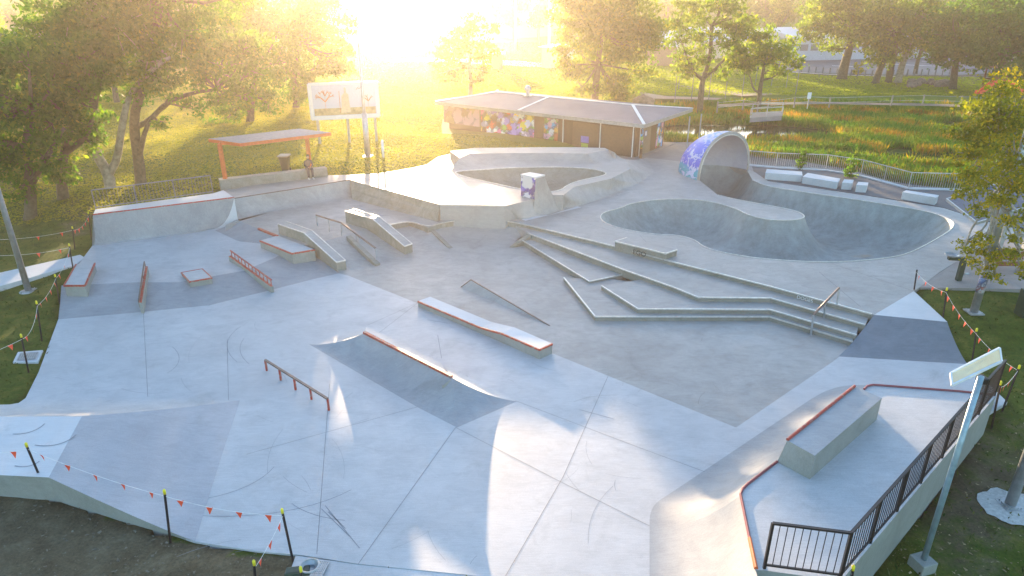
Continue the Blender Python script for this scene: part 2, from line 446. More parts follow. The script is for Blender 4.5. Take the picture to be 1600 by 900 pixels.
# ------------------------------------------------------------ upper plaza with the bowl cut out
E1 = PL([(607,352),(640,345),(669,355),(690,348),(711,345),(739,343),(768,343),(802,347),(829,353),(960,385),(1057,411),(1200,447),(1362,491)], U)
bankTL, bankTR, bankBL, bankBR = P(1366,492,U), P(1480,503,U), P(1310,557,0), P(1512,569,0)
triA = P(1428,455,U)
uout = PL([(352,352),(370,343),(404,358),(434,370),(470,384),(507,377),(536,368),(583,355)], U) + E1 + [bankTL, bankTR, triA] + \
    PL([(1470,424),(1500,405),(1540,385),(1600,360),(1530,343),(1475,325),(1350,305),(1200,283),(1178,268),(1150,255),(1100,250),(1060,252),(1010,246),
        (1020,268),(1000,285),(940,310),(905,322),(862,332),(818,343),(796,341),(682,341),(575,310),(550,309),(462,326),(424,331)], U)
mb = MB(); cdt(mb, uout, [rim_full], skirt=-.6)
plaza = mb.build('upper_plaza', OLD); plaza['kind'] = 'structure'
# pale new triangle beside the right bank
mb = MB(); mb.prism([p+Vector((0,0,.006)) for p in (bankTL, bankTR, triA)], U-.8)
mb.build('plaza_infill', PALE)['kind'] = 'structure'
# floor of the street section
sd_dir = (P(1362,491,U)-P(1204,448,U)).normalized()
oldf = PL([(530,427),(545,431),(653,474),(863,552),(1150,668),(1300,566),(1312,557),(1345,530),(1362,500),(1200,440),(1000,380),(900,350),(780,335),(640,340),(560,370)], 0)
mb = MB(); cdt(mb, oldf, skirt=-.5); mb.build('old_street_floor', OLD)['kind'] = 'structure'
newf = PL([(91,499),(215,488),(327,477),(424,453),(500,433),(530,427),(545,431),(653,474),(863,552),(1150,668),(1300,566),(1312,557),(1512,569),(1574,628),
           (1540,648),(1480,700),(1400,800),(1300,930),(1180,960),(1000,937),(740,899),(560,881),(470,867),(400,861),(304,846),(230,822),(160,800),(75,774),(-90,760),
           (-150,660),(20,636),(40,622),(60,582)], 0)
mb = MB(); cdt(mb, newf, skirt=-.6)
floor = mb.build('new_street_floor', NEW); floor['kind'] = 'structure'
# joints and scuffs on the floor
def strip(mb_, pts, wd, z=.005):
    pts = [Vector(p) for p in pts]
    for a, b in zip(pts, pts[1:]):
        d = (b-a).normalized(); n_ = Vector((-d.y, d.x, 0))*wd/2; u_ = Vector((0,0,z))
        mb_.add([a-n_+u_, b-n_+u_, b+n_+u_, a+n_+u_], [(0,1,2,3)])
def joint(pts, z0=0, wd=.013, m=None, name='expansion_joint', parent=None):
    mb_ = MB(); strip(mb_, PL(pts, z0), wd); return mb_.build(name, m or DARK, parent or floor)
for pts in ([(224,487),(231,620)], [(355,530),(357,625)], [(575,508),(660,470)], [(515,600),(495,866)], [(712,668),(560,881)], [(712,668),(870,750),(1015,822)],
            [(950,588),(880,745),(790,900)], [(805,626),(1000,700),(1190,770)], [(652,636),(385,710)], [(652,474),(560,545)]):
    joint(pts)
for pts in ([(560,453),(720,500),(900,560)], [(960,500),(1050,590)], [(1140,570),(1200,600)]):
    pass
def arc(cx, cy, r, a0, a1, z0=0, wd=.02, n=10, sq=.45):
    return [(cx+r*math.cos(R(a0+(a1-a0)*i/n)), cy+sq*r*math.sin(R(a0+(a1-a0)*i/n))) for i in range(n+1)]
for k, (cx, cy_, r, a0, a1) in enumerate([(470,540,115,150,215),(480,545,105,150,200),(250,700,190,20,80),(200,560,80,-30,40),(350,690,260,40,100),(560,760,120,100,150)]):
    joint(arc(cx, cy_, r, a0, a1), 0, .017, SCUFF, 'scuff_mark')
random.seed(44); mbs = MB()
def scuffs(mb_, n_, box_, z0):
    for _ in range(n_):
        x, y = random.uniform(box_[0], box_[2]), random.uniform(box_[1], box_[3]); c0 = P(x, y, z0); r_ = random.uniform(.6, 4); a0 = random.random()*6.28; da = random.uniform(.15,.7)
        pts_ = [c0+Vector((r_*(math.cos(a0+da*k/7)-math.cos(a0)), r_*(math.sin(a0+da*k/7)-math.sin(a0)), 0)) for k in range(8)]
        strip(mb_, pts_, random.uniform(.005,.010), .0045)
scuffs(mbs, 34, (320,500,1000,880), 0); scuffs(mbs, 12, (100,505,330,615), 0); mbs.build('scuff_marks', SCUFF, floor)
mbs = MB(); scuffs(mbs, 26, (700,420,1130,620), 0); mbs.build('scuff_marks', SCUFF2, bpy.data.objects['old_street_floor'])
for a, b in ([(502,795),(546,838)], [(508,790),(562,857)], [(513,800),(540,826)], [(905,640),(960,655)], [(690,560),(684,524)], [(668,500),(700,505)]):
    joint([a, b], 0, .022, SCUFF, 'scuff_mark')
jp = lambda pts: joint(pts, U, .02, DARK, 'expansion_joint', plaza)
for pts in ([(818,343),(905,322)], [(1280,425),(1345,480)], [(960,362),(870,335)], [(1040,410),(1000,368)], [(905,322),(985,300)], [(1300,412),(1428,455)]): jp(pts)
mb = MB(); strip(mb, PL([(818,344),(905,323)], U), .35, .007); mb.build('patch_strip', PALE, plaza)

# pad at the upper left and the bank below it
pad = PL([(144,384),(230,373),(317,361),(350,352),(385,377),(410,380),(445,392),(431,402),(381,423),(278,441),(217,441),(98,446)], PAD)
mb = MB(); cdt(mb, pad, skirt=-.6); mb.build('upper_pad', NEW)['kind'] = 'structure'
mb = MB(); mb.loft(PL([(96,446),(217,441),(278,441),(381,423),(431,401),(475,386)], PAD), PL([(91,499),(215,488),(327,477),(424,453),(490,436),(530,427)], 0), p=1.15, n=8, m=40)
mb.add([P(96,446,PAD), P(91,499,0), P(91,499,-.6), P(96,446,-.6)], [(0,1,2,3)])
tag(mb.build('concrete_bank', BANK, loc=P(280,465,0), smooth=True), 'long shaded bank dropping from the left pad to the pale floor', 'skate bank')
mb = MB(); mb.loft(PL([(370,343),(404,358),(434,370)], U), PL([(336,360),(372,377),(412,381)], PAD), p=1.6, n=8, m=16)
tag(mb.build('concrete_bank', BANK, loc=P(385,365,PAD), smooth=True), 'small flared hip rising from the left pad to the red edged ledge', 'skate bank')
# centre bank between the hubbas
mb = MB(); mb.loft(PL([(495,380),(507,377),(536,368),(583,355),(607,352)], U), PL([(530,427),(540,421),(588,412),(629,400),(640,397)], 0), p=1.1, n=8, m=24)
tag(mb.build('concrete_bank', OLD, loc=P(560,395,0), smooth=True), 'worn grey bank between the two sloping hubba ledges', 'skate bank')
top = [Vector((p.x, p.y, .42)) for p in E1[:9]]
mb = MB(); mb.loft(top, PL([(632,400),(665,392),(703,389),(725,394),(750,397),(775,395),(796,387),(812,372)], 0), p=1.7, n=10, m=40)
tag(mb.build('concrete_bank', OLD, loc=P(735,372,0), smooth=True), 'curved shallow bank below the bowed ledge in the middle of the park', 'skate bank')
mb = MB(); mb.prism(PL([(669,356,.55),(674,354,.55),(708,387,.02),(702,388,.02)]), -.1)
tag(mb.build('curb_ledge', [OLDW], loc=P(690,372,0)), 'thin tapering curb left of the curved shallow bank', 'ledge')
mb = MB(); mb.prism(PL([(825,364,.53),(833,366,.53),(803,386,.02),(796,386,.02)]), -.1)
tag(mb.build('curb_ledge', [OLDW], loc=P(812,376,0)), 'thin tapering curb right of the curved shallow bank', 'ledge')

# quarter pipes at the back left
qp = empty('quarter_pipe', P(250,355,PAD), 'tall quarter pipe with red coping along the far left edge', 'quarter pipe')
mb = MB(); topl = PL([(145,336),(260,322),(366,309)], LQ); basl = PL([(144,384),(250,371),(330,358)], PAD)
mb.loft(topl, basl, p=2.6, n=14, m=30); mb.add([P(145,336,LQ)]+[mb_v for mb_v in (P(144,384,PAD), P(144,384,-.4), Vector((*P(145,336,LQ).xy, -.4)))], [(0,1,2,3)])
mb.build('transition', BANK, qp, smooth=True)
mb = MB(); mb.prism(PL([(145,336),(366,309),(349,297),(333,302),(149,327)], LQ), 0); mb.build('deck', PALE, qp)
mb = MB(); mb.tube([p+Vector((0,0,.02)) for p in topl], .035, 6); mb.build('coping', RED, qp)
qp2 = empty('quarter_pipe', P(460,315,U), 'low weathered quarter pipe in front of the shelter bench', 'quarter pipe')
mb = MB(); topl = PL([(366,310),(450,297),(547,281)], T); basl = PL([(372,343),(424,331),(462,326),(505,318),(549,309)], U)
mb.loft(topl, basl, p=2.4, n=12, m=24); mb.add([P(366,309,LQ), P(366,309,T), P(345,352,PAD), P(330,358,PAD)], [(0,1,2,3)]); mb.build('transition', OLD, qp2, smooth=True)
mb = MB(); mb.tube([p+Vector((0,0,.01)) for p in topl], .03, 6); mb.build('coping', RUST, qp2)

# central deck with its sunken back bowl
rimB = smoothline(PL([(706,268),(724,276),(763,285),(813,296),(850,301),(876,298),(885,290),(905,282),(952,273),(938,266),(905,262),(865,261),(800,262),(745,266)], T), 2, True)
tout = PL([(547,281),(687,320),(789,322),(839,310),(852,305),(880,305),(897,292),(955,279),(985,264),(978,249),(950,240),(900,235),(800,234),(740,235),(704,240),(684,245),(667,257),(640,263),(592,271),(545,273),(511,274),(400,288),(343,299),(352,309),(366,310)], T)
mb = MB(); cdt(mb, tout, [rimB], skirt=0); mb.build('central_deck', DECKC)['kind'] = 'structure'
mb = MB(); ex = ring_pts(rimB, (.03,.1,.22,.4,.62,.9,1.25,1.5), lambda x, y, d: qprof(d, 1.5, T, 1.25), .35); cdt(mb, rimB, (), ex)
sb = empty('skate_bowl', P(830,280,T), 'shallow pale bowl sunk into the far sunlit deck behind the painted pillar', 'skate bowl')
mb.build('bowl_surface', OLDW, sb, smooth=True)
mb = MB(); mb.tube([p+Vector((0,0,.01)) for p in rimB+[rimB[0]]], .03, 6); mb.build('coping', EDGE, sb)
# raised horseshoe behind it
crest = PL([(705,268,T+.02),(711,256,1.9),(718,247,TH),(734,240,TH),(800,239,TH),(860,239,TH),(918,240,TH),(950,234,TH),(960,238,TH-.1)])
crb = PL([(711,270),(722,268),(735,265),(757,263),(800,259),(850,257),(890,257),(930,256),(980,252)], T)
mb = MB(); mb.loft(crest, crb, p=1.7, n=10, m=50)
outer = PL([(960,238),(945,231),(900,230),(860,230),(740,231),(703,236)], TH)
mb.prism(crest[2:8]+[P(962,240,TH-.1)]+outer, 0)
tag(mb.build('extended_bank', OLD, loc=P(830,250,T)), 'raised horseshoe bank wrapping behind the far shallow bowl', 'skate bank')
mb = MB(); mb.loft(PL([(789,322.5),(839,310),(852,305),(880,305),(897,292),(955,279),(985,264),(978,249)], T), PL([(796,341),(818,343),(862,332),(905,322),(940,310),(1000,285),(1022,268),(1010,246)], U), p=1.35, n=8, m=60)
mb.build('deck_slope', OLD, smooth=True)['kind'] = 'structure'
# front wall of the deck and its steps
mb = MB(); mb.loft(PL([(547,281),(687,320)], T+.004), PL([(550,311.5),(684,347)], U), p=1.0, n=2, m=2)
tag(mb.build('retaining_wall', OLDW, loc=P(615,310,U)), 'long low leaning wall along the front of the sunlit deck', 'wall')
st = empty('steps', P(738,335,U), 'two broad concrete steps down from the sunlit deck', 'steps')
mb = MB(); mb.prism(PL([(684,331),(792,332),(789,324),(686,322)], 1.15), U-.1); mb.build('step', OLDW, st, bevel=.02)
mb = MB(); mb.bar(P(687,320,T)+Vector((0,0,.01)), P(789,322,T)+Vector((0,0,.01)), .07, .07); mb.bar(P(547,281,T)+Vector((0,0,.01)), P(687,320,T)+Vector((0,0,.01)), .05, .05); mb.build('edge_trim', EDGE, st)
mb = MB(); mb.bar(P(684,331,1.15)+Vector((0,0,.01)), P(792,332,1.15)+Vector((0,0,.01)), .06, .06); mb.build('edge_trim', EDGE, st)

# painted pillar with its quarter
pl = empty('pillar_block', P(826,300,T), 'square concrete pillar tagged in blue beside the far bowl', 'skate block')
GR_B = graffiti('pillar_graffiti', [(.10,.10,.45),(.62,.62,.66),(.14,.13,.50),(.60,.60,.62)], (.60,.59,.58), 2.6, .45, 5)
pt = PL([(814,274),(828,271),(851,275),(837,279)], 2.78)
mb = MB(); mb.prism(pt, T-.05); mb.build('pillar', GR_B, pl)
mb = MB(); mb.prism([p+(p-sum(pt, Vector())/4)*.04+Vector((0,0,.07)) for p in pt], 2.775); mb.build('cap', PALE, pl)
mb = MB(); mb.loft([P(837,279,2.78), P(851,275,2.78)], PL([(858,336),(906,321)], U+.01), p=3.2, n=16, m=6)
mb.loft([P(837,279,2.78)+Vector((0,-.01,0))]*2, PL([(830,338),(858,336)], U+.01), p=3.2, n=16, m=6)
mb.build('transition', OLD, pl, smooth=True)

# ------------------------------------------------------------ terraces and stairs
bl, bd = bankTL.xy, (bankBL-bankTL).xy
def to_bank(p0, z):
    # intersection of p0 + t*sd_dir with the bank's left edge
    d = sd_dir.xy; A = np.array([[d.x, -bd.x], [d.y, -bd.y]]); b = np.array([bl.x-p0.x, bl.y-p0.y])
    t, s_ = np.linalg.solve(A, b); return Vector((p0.x+d.x*t, p0.y+d.y*t, z))
def terrace(name, label, front, back, z, first=None):
    pts = PL(front, z); end = to_bank(pts[-1], z); pts.append(end)
    edge = list(pts)
    pts += [Vector((q.x, q.y, z)) for q in back]
    root = empty(name, pts[1].lerp(pts[2], .5), label, 'ledge')
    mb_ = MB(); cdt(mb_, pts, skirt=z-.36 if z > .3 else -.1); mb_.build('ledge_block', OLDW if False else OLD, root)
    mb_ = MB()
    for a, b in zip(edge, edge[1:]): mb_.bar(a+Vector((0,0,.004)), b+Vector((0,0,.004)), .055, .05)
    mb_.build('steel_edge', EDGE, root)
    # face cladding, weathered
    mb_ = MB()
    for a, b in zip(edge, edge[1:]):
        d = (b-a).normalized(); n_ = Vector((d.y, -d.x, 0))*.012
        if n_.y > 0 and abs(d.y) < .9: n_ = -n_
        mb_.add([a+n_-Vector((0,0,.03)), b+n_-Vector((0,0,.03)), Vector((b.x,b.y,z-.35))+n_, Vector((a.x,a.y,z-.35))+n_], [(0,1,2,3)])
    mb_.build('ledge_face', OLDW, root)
    return root
back = lambda pts, z=U: [P(*q, z)+Vector((.03,.15,0)) for q in pts]
e1b = [Vector((q.x, q.y+.15, 0)) for q in (E1[12], E1[11], E1[10], E1[9], E1[8], E1[7])]
terrace('terrace_ledge', 'highest long terrace ledge, running from the curved bank to the stairs', [(825,364.5),(975,422),(1052,449),(1091,465),(1204,466)], e1b, .525)
terrace('terrace_ledge', 'third angled ledge with its own pointed corner just below the highest terrace', [(940,447),(997,483),(1203,484)], back([(1345,500),(1195,460),(1085,460),(1000,434)], .5), .35)
terrace('terrace_ledge', 'lowest and widest angled ledge, its pointed corner nearest the grey floor', [(881,434),(930,495),(1202,495)], back([(1340,505),(1190,462),(1085,460),(1000,434),(960,428)], .5), .175)
pts = PL([(815,375),(921,440),(974,429)], .26)
wr = empty('terrace_ledge', pts[1], 'narrow pointed wedge ledge left of the other terraces', 'ledge')
mb = MB(); mb.prism(pts+[Vector((*P(975,422,.525).xy, .26))+Vector((0,.1,0)), Vector((*P(828,366,.525).xy, .26))], -.1, mside=1); mb.build('ledge_block', [OLD, OLDW], wr)
mb = MB(); [mb.bar(a+Vector((0,0,.004)), b+Vector((0,0,.004)), .05, .05) for a, b in zip(pts, pts[1:])]; mb.build('steel_edge', EDGE, wr)
# upper edge line of the plaza: steel angle and weathered face
root = empty('plaza_ledge', E1[8], 'long bowed ledge edge where the upper plaza meets the terraces', 'ledge')
mb = MB(); mb2 = MB()
EE = smoothline(E1[:9], 2)+E1[9:]
for a, b in zip(EE, EE[1:]):
    mb.bar(a+Vector((0,0,.006)), b+Vector((0,0,.006)), .06, .05)
for a, b in zip(E1, E1[1:]):
    d = (b-a).normalized(); n_ = Vector((d.y, -d.x, 0))*.015
    mb2.add([a+n_-Vector((0,0,.03)), b+n_-Vector((0,0,.03)), Vector((b.x,b.y,.1))+n_, Vector((a.x,a.y,.1))+n_], [(0,1,2,3)])
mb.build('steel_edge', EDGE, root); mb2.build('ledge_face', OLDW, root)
def text(body, loc, size, rot, mat, parent, name='graffiti_tag', ext=.002):
    c = bpy.data.curves.new(name, 'FONT'); c.body = body; c.size = size; c.extrude = ext; c.align_x = 'CENTER'; c.align_y = 'CENTER'
    c.materials.append(mat); o = bpy.data.objects.new(name, c); col.objects.link(o)
    dg = bpy.context.evaluated_depsgraph_get(); me = bpy.data.meshes.new_from_object(o.evaluated_get(dg)); bpy.data.objects.remove(o)
    o = bpy.data.objects.new(name, me); col.objects.link(o)
    o.rotation_euler = rot; o.parent = parent; o.location = Vector(loc)-parent.location; return o
ang = math.atan2(sd_dir.y, sd_dir.x)
nf = Vector((sd_dir.y, -sd_dir.x, 0))
text('DOGES', P(1259,463.5,U)+nf*.06+Vector((0,0,-.09)), .2, (R(90), 0, ang), WHITE, root)

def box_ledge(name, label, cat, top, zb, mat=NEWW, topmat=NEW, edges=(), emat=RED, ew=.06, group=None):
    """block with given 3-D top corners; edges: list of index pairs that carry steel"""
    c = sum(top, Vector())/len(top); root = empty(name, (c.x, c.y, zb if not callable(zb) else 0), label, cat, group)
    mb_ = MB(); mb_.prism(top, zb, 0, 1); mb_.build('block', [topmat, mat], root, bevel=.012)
    if edges:
        mb_ = MB()
        for i, j in edges: mb_.bar(top[i]+Vector((0,0,-.015)), top[j]+Vector((0,0,-.015)), ew, ew+.01)
        mb_.build('steel_edge', emat, root)
    return root
# ledge box on the plaza edge
lb = box_ledge('ledge_box', 'low weathered ledge box with a dark tag on the plaza edge', 'ledge', PL([(961,377),(1040,396),(1058,390),(980,371)], 1.0), U-.35, OLDW, OLD, [(0,1),(1,2),(3,0)], EDGE, .05)
lbd = (P(1040,396,1)-P(961,377,1)).normalized()
text('EGO', Q(999,396, (P(999,390,.98)+Vector((lbd.y,-lbd.x,0))*.03).y-.02), .34, (R(90), 0, math.atan2(lbd.y, lbd.x)), BLACK, lb)

# right bank of the stairs
rb = empty('concrete_bank', P(1410,530,0), 'steep dark bank between the stairs and the right grass', 'skate bank')
mb = MB(); mb.loft([bankTL, bankTR], [bankBL, bankBR], p=1.5, n=12, m=12)
L_ = [bankTL.lerp(bankBL, i/12) for i in range(13)]; 
for sidea, sideb in ((bankTL, bankBL), (bankTR, bankBR)):
    q = [sidea.lerp(sideb, i/12) for i in range(13)]
    for i, v in enumerate(q): v.z = sideb.z+(sidea.z-sideb.z)*(1-i/12)**1.5
    mb.add(q+[Vector((v.x, v.y, -.5)) for v in q], [(i, 13+i, 14+i, i+1) for i in range(12)], 1)
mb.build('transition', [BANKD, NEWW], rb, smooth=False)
for q in ([(1365,530),(1378,504)], [(1387,508),(1391,535)], [(1443,508),(1446,526)]):
    pass

# stair handrail
hr = empty('handrail', P(1267,523,0), 'straight steel grind rail running down the right stairs', 'handrail')
a, b = P(1271,492,.0), None
topA = Q(1271,492, P(1267,523,0).y); topB = Q(1311,450, P(1308,474,U).y)
mb = MB(); mb.tube([topA, topB], .045, 8); mb.build('rail', RUST, hr, smooth=True)
for base, tp in ((P(1267,523,0), topA), (P(1287,502,.175), topA.lerp(topB, .45)), (P(1308,475,U), topB)):
    mb = MB(); mb.tube([base, Vector((tp.x, tp.y, tp.z))], .04, 8); mb.box(base+Vector((0,0,.01)), (.2,.2,.02)); mb.build('post', STEEL, hr)

# ------------------------------------------------------------ hubbas, rail, ledges in the middle
def hubba(label, near, far, zs, zend, mat):
    A = [P(x, y, z) for (x, y), z in zip(near, zs)]; B = [P(x, y, z) for (x, y), z in zip(far, zs)]
    root = empty('hubba_ledge', A[1], label, 'hubba ledge')
    mb_ = MB(); n = len(A)
    bot = lambda p, z: Vector((p.x, p.y, z))
    zb = [U-.2, U-.5, -.1]
    for i in range(n-1):
        mb_.add([A[i], A[i+1], B[i+1], B[i]], [(0,1,2,3)], 0)
        mb_.add([A[i], A[i+1], bot(A[i+1], zb[i+1]), bot(A[i], zb[i])], [(0,3,2,1)], 1)
        mb_.add([B[i], B[i+1], bot(B[i+1], zb[i+1]), bot(B[i], zb[i])], [(0,1,2,3)], 1)
    for i in (0, n-1): mb_.add([A[i], B[i], bot(B[i], zb[i]), bot(A[i], zb[i])], [(0,1,2,3)], 1)
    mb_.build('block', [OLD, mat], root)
    mb_ = MB(); [mb_.bar(p+Vector((0,0,.004)), q+Vector((0,0,.004)), .05, .04) for L in (A, B) for p, q in zip(L, L[1:])]; mb_.bar(A[-1], B[-1], .05, .05)
    mb_.build('steel_edge', EDGE, root)
hubba('sloping hubba ledge beside the red edged box, greenish grey sides', [(434,350),(475,364),(526,410)], [(447,346),(487,360),(540,407)], [1.22,1.22,.46], .46, OLDW)
hubba('sloping hubba ledge with warm brown sides, right of the steel rail', [(539,330),(582,342),(632,385)], [(552,326.5),(593,339),(644,381)], [1.36,1.36,.45], .45, OLDW)
rl = empty('handrail', P(545,390,.2), 'thin kinked steel rail between the two hubba ledges', 'handrail')
bases = [P(496,353,U), P(515,362,U), P(534,368,U), P(559,380,.48), P(588,411,0)]
tops = [Q(494,336,bases[0].y), Q(513,342,bases[1].y), Q(533,348,bases[2].y), Q(557,366,bases[3].y), Q(587,388,bases[4].y)]
mb = MB(); mb.tube(tops, .045, 8); mb.build('rail', RUST, rl, smooth=True)
for p, q in zip(bases, tops): mb = MB(); mb.tube([p-Vector((0,0,.05)), q], .03, 6); mb.build('post', STEEL, rl)
mb = MB(); mb.prism(PL([(541,369,U+.1),(548,367,U+.1),(594,411,.1),(587,413,.1)]), -.1)
tag(mb.build('curb_ledge', OLDW, loc=P(567,390,.3)), 'low flat curb running down the bank below the kinked rail', 'ledge')
box_ledge('ledge_box', 'grey ledge box with red steel edges against the left hubba', 'ledge', PL([(406,376),(456,396),(492,390),(434,368)], .74), 0.0, NEWW, NEW, [(0,1),(1,2)])
mb = MB(); mb.bar(P(404,358,U)+Vector((0,0,.02)), P(434,370,U)+Vector((0,0,.02)), .12, .1)
tag(mb.build('steel_coping', RED, loc=P(419,364,U)), 'short red steel coping on the plaza edge behind the ledge box', 'coping')
box_ledge('ledge_box', 'wide block with red steel rim at the far left grass edge', 'ledge', PL([(100,446),(133,446),(148,411),(119,413)], .72), -.05, NEWW, NEW, [(0,1),(1,2),(3,0)])
box_ledge('kicker_box', 'small square box with red rim on the edge of the left bank', 'ledge', PL([(283,426),(296,440),(331,434),(316,420)], .52), 0.0, NEWW, NEW, [(0,1),(1,2),(3,0),(2,3)], RED, .05)
# narrow red wall ledge
nl = empty('wall_ledge', P(222,460,.2), 'narrow red topped wall ledge with a flat bar along one side', 'ledge')
tp = PL([(217,473,.48),(221.5,473,.48),(231,416,.72),(227,416,.72)])
mb = MB(); mb.prism(tp, -.05, 0, 1); mb.build('block', [RED, NEWW], nl)
mb = MB(); a, b = P(216.5,470,.52), P(225.5,409,.85); mb.bar(a, b, .05, .05)
for t_ in (0, .33, .66, 1): q = a.lerp(b, t_); mb.bar(q, q-Vector((0,0,.3)), .03, .03)
mb.build('flat_bar', RUST, nl)
# ladder rail ledge
ll = empty('wall_ledge', P(390,430,.2), 'sloping wall ledge with a red ladder like rail above it', 'ledge')
A, B = P(357,400,.62), P(423,448,.30)
dd = (B-A).normalized(); nn = Vector((-dd.y, dd.x, 0)).normalized()*.12
mb = MB(); mb.prism([A, B, B+nn, A+nn], -.05, 0, 1); mb.build('block', [RED, NEWW], ll)
hA, hB = Q(358,392,A.y)+nn*.5, Q(422,438,B.y)+nn*.5
mb = MB(); mb.bar(hA, hB, .05, .05); mb.build('rail', RED, ll)
for i in range(12):
    t_ = (i+.2)/11.4; q = hA.lerp(hB, t_); g_ = A.lerp(B, t_)+nn*.5
    mb = MB(); mb.bar(q, Vector((q.x, q.y, g_.z-.02)), .03, .03); mb.build('baluster', RED, ll)

# ------------------------------------------------------------ floor obstacles
mpad = empty('manual_pad', P(757,520,0), 'long low box with red edge, stepped up at its right end', 'ledge')
near = PL([(653,470.5,.26),(752,512,.26),(785,521,.40),(843,546,.40)]); far = PL([(672,463.5,.26),(768,503,.26),(804,511.5,.40),(863,537,.40)])
mb = MB()
for i in range(3):
    mb.add([near[i], near[i+1], far[i+1], far[i]], [(0,1,2,3)], 0)
    g0 = lambda p: Vector((p.x, p.y, -.02))
    mb.add([near[i], near[i+1], g0(near[i+1]), g0(near[i])], [(3,2,1,0)], 1)
    mb.add([far[i], far[i+1], g0(far[i+1]), g0(far[i])], [(0,1,2,3)], 1)
for i in (0, 3): mb.add([near[i], far[i], g0(far[i]), g0(near[i])], [(0,1,2,3)], 1)
mb.build('block', [PALE, NEWW], mpad)
mb = MB(); [mb.bar(a+Vector((0,0,-.02)), b+Vector((0,0,-.02)), .05, .07) for a, b in zip(near, near[1:])]; mb.bar(near[3]+Vector((0,0,-.02)), far[3]+Vector((0,0,-.02)), .05, .07)
mb.build('steel_edge', RED, mpad)
# triangular wedge
a_, b_, c_, d_ = P(720,449,.0), P(736,437,.34), P(859,509,.0), P(800,483,0)
wd_ = empty('wedge_ramp', (a_+c_)/2, 'flat triangular wedge ramp with a steel edge on the grey floor', 'skate ramp')
mb = MB(); mb.add([a_, d_, b_, c_, Vector((b_.x, b_.y, -.02))], [(0,1,2),(1,3,2),(2,3,4),(0,2,4)]); mb.build('wedge', OLD, wd_)
mb = MB(); mb.bar(b_, c_, .04, .04); mb.bar(a_, b_, .04, .04); mb.build('steel_edge', RUST, wd_)
# flat rail
fr = empty('grind_rail', P(465,610,0), 'low red flat rail on five posts on the pale floor', 'grind rail')
bs = [P(417,579,0), P(439,594,0), P(462,609,0), P(487,624,0), P(514,641,0)]
ta, tb = Q(415,565,bs[0].y), Q(513.5,626,bs[4].y); ta.z = tb.z = .42; ta.xy = bs[0].xy; tb.xy = bs[4].xy
mb = MB(); mb.bar(ta, tb, .07, .06); mb.build('rail', RUST, fr)
for p in bs: mb = MB(); mb.bar(p, Vector((p.x, p.y, .40)), .06, .06, up=(1,0,0)); mb.build('post', RED, fr)
# spine hip
sp_ = empty('spine_ramp', P(640,590,0), 'pointed spine ramp with red coping in the middle of the pale floor', 'skate ramp')
h = .66
C0, C1 = P(569,520.5,h), P(706,590,h); F0, F1, F2 = P(483,538,0), P(652,636,0), P(714,668,0); Rr_ = P(808,627,0); B0, B1 = P(572,508,0), P(690,566,0)
mb = MB()
fl = F0.lerp(F1, .38)
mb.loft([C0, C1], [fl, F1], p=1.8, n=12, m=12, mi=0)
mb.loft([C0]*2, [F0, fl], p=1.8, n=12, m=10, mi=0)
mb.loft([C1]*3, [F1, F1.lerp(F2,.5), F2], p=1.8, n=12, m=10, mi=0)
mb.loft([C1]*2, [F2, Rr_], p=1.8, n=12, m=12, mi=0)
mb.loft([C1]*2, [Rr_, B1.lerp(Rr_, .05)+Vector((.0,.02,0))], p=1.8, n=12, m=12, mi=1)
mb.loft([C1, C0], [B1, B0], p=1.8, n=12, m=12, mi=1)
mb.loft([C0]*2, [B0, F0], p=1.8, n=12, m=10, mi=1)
mb.build('ramp_surface', [BANK, NEW], sp_, smooth=False)  # front slopes darker, back ones paler: shade and sun set by material
mb = MB(); mb.bar(C0+Vector((0,0,.03)), C1+Vector((0,0,.03)), .10, .09); mb.build('coping', RED, sp_)
cd = (C1-C0).normalized(); q = C1+cd*.02
mb = MB(); mb.prism([q+Vector((0,0,-.02)), q+cd*.12+Vector((0,0,-.25)), fl.lerp(F1, 1.0).lerp(C1, .72).xyz*1+Vector((0,0,.0)), C1+Vector((-.05,-.05,-.05))], 0); mb.build('end_block', NEWW, sp_)

# ------------------------------------------------------------ bottom-left platform with its banks
HP = .70
lp = empty('platform_hip', P(60,700,0), 'pale raised platform with banks in the lower left corner', 'skate bank')
mb = MB(); mb.prism(PL([(-150,650),(0,650.5),(128,650.5),(76,746),(-150,735)], HP), -.4, 0, 1); mb.build('deck', [PALE, NEWW], lp)
mb = MB(); mb.loft(PL([(-150,649),(0,650),(128,650.2)], HP), PL([(-150,640),(10,633),(36,624),(372,625)], 0), p=1.9, n=12, m=2)
mb = MB(); tl = PL([(-150,650),(0,650.3),(70,650.3),(128,650.3)], HP); blx = PL([(-150,634),(15,632),(70,622.5),(150,622.5)], .004)
mb.loft(tl, blx, p=1.8, n=12, m=None)
mb.loft([P(128,650.3,HP)]*2, PL([(150,622.5),(375,625)], .004), p=1.8, n=12, m=16)
mb.build('back_bank', NEW, lp, smooth=True)
mb = MB()
bl_ = [P(76,746,HP)]
mb.loft([P(128,650.3,HP)]*2, PL([(375,625),(345,716)], .004), p=1.25, n=10, m=12)
mb.loft(PL([(128,650.3),(102,698)], HP), PL([(345,716),(325,781)], .004), p=1.25, n=10, m=8)
mb.loft(PL([(102,698),(76,746)], HP), PL([(325,781),(305,846)], .004), p=1.25, n=10, m=8)
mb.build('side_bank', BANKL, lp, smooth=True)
A = P(76,746,HP); B = P(305,846,0)
q = [A.lerp(B, i/12) for i in range(13)]
for i, v in enumerate(q): v.z = HP*(1-i/12)**1.25
mb = MB(); mb.add(q+[Vector((v.x, v.y, -.5)) for v in q], [(i, 13+i, 14+i, i+1) for i in range(12)]); mb.build('side_wall', NEWW, lp)
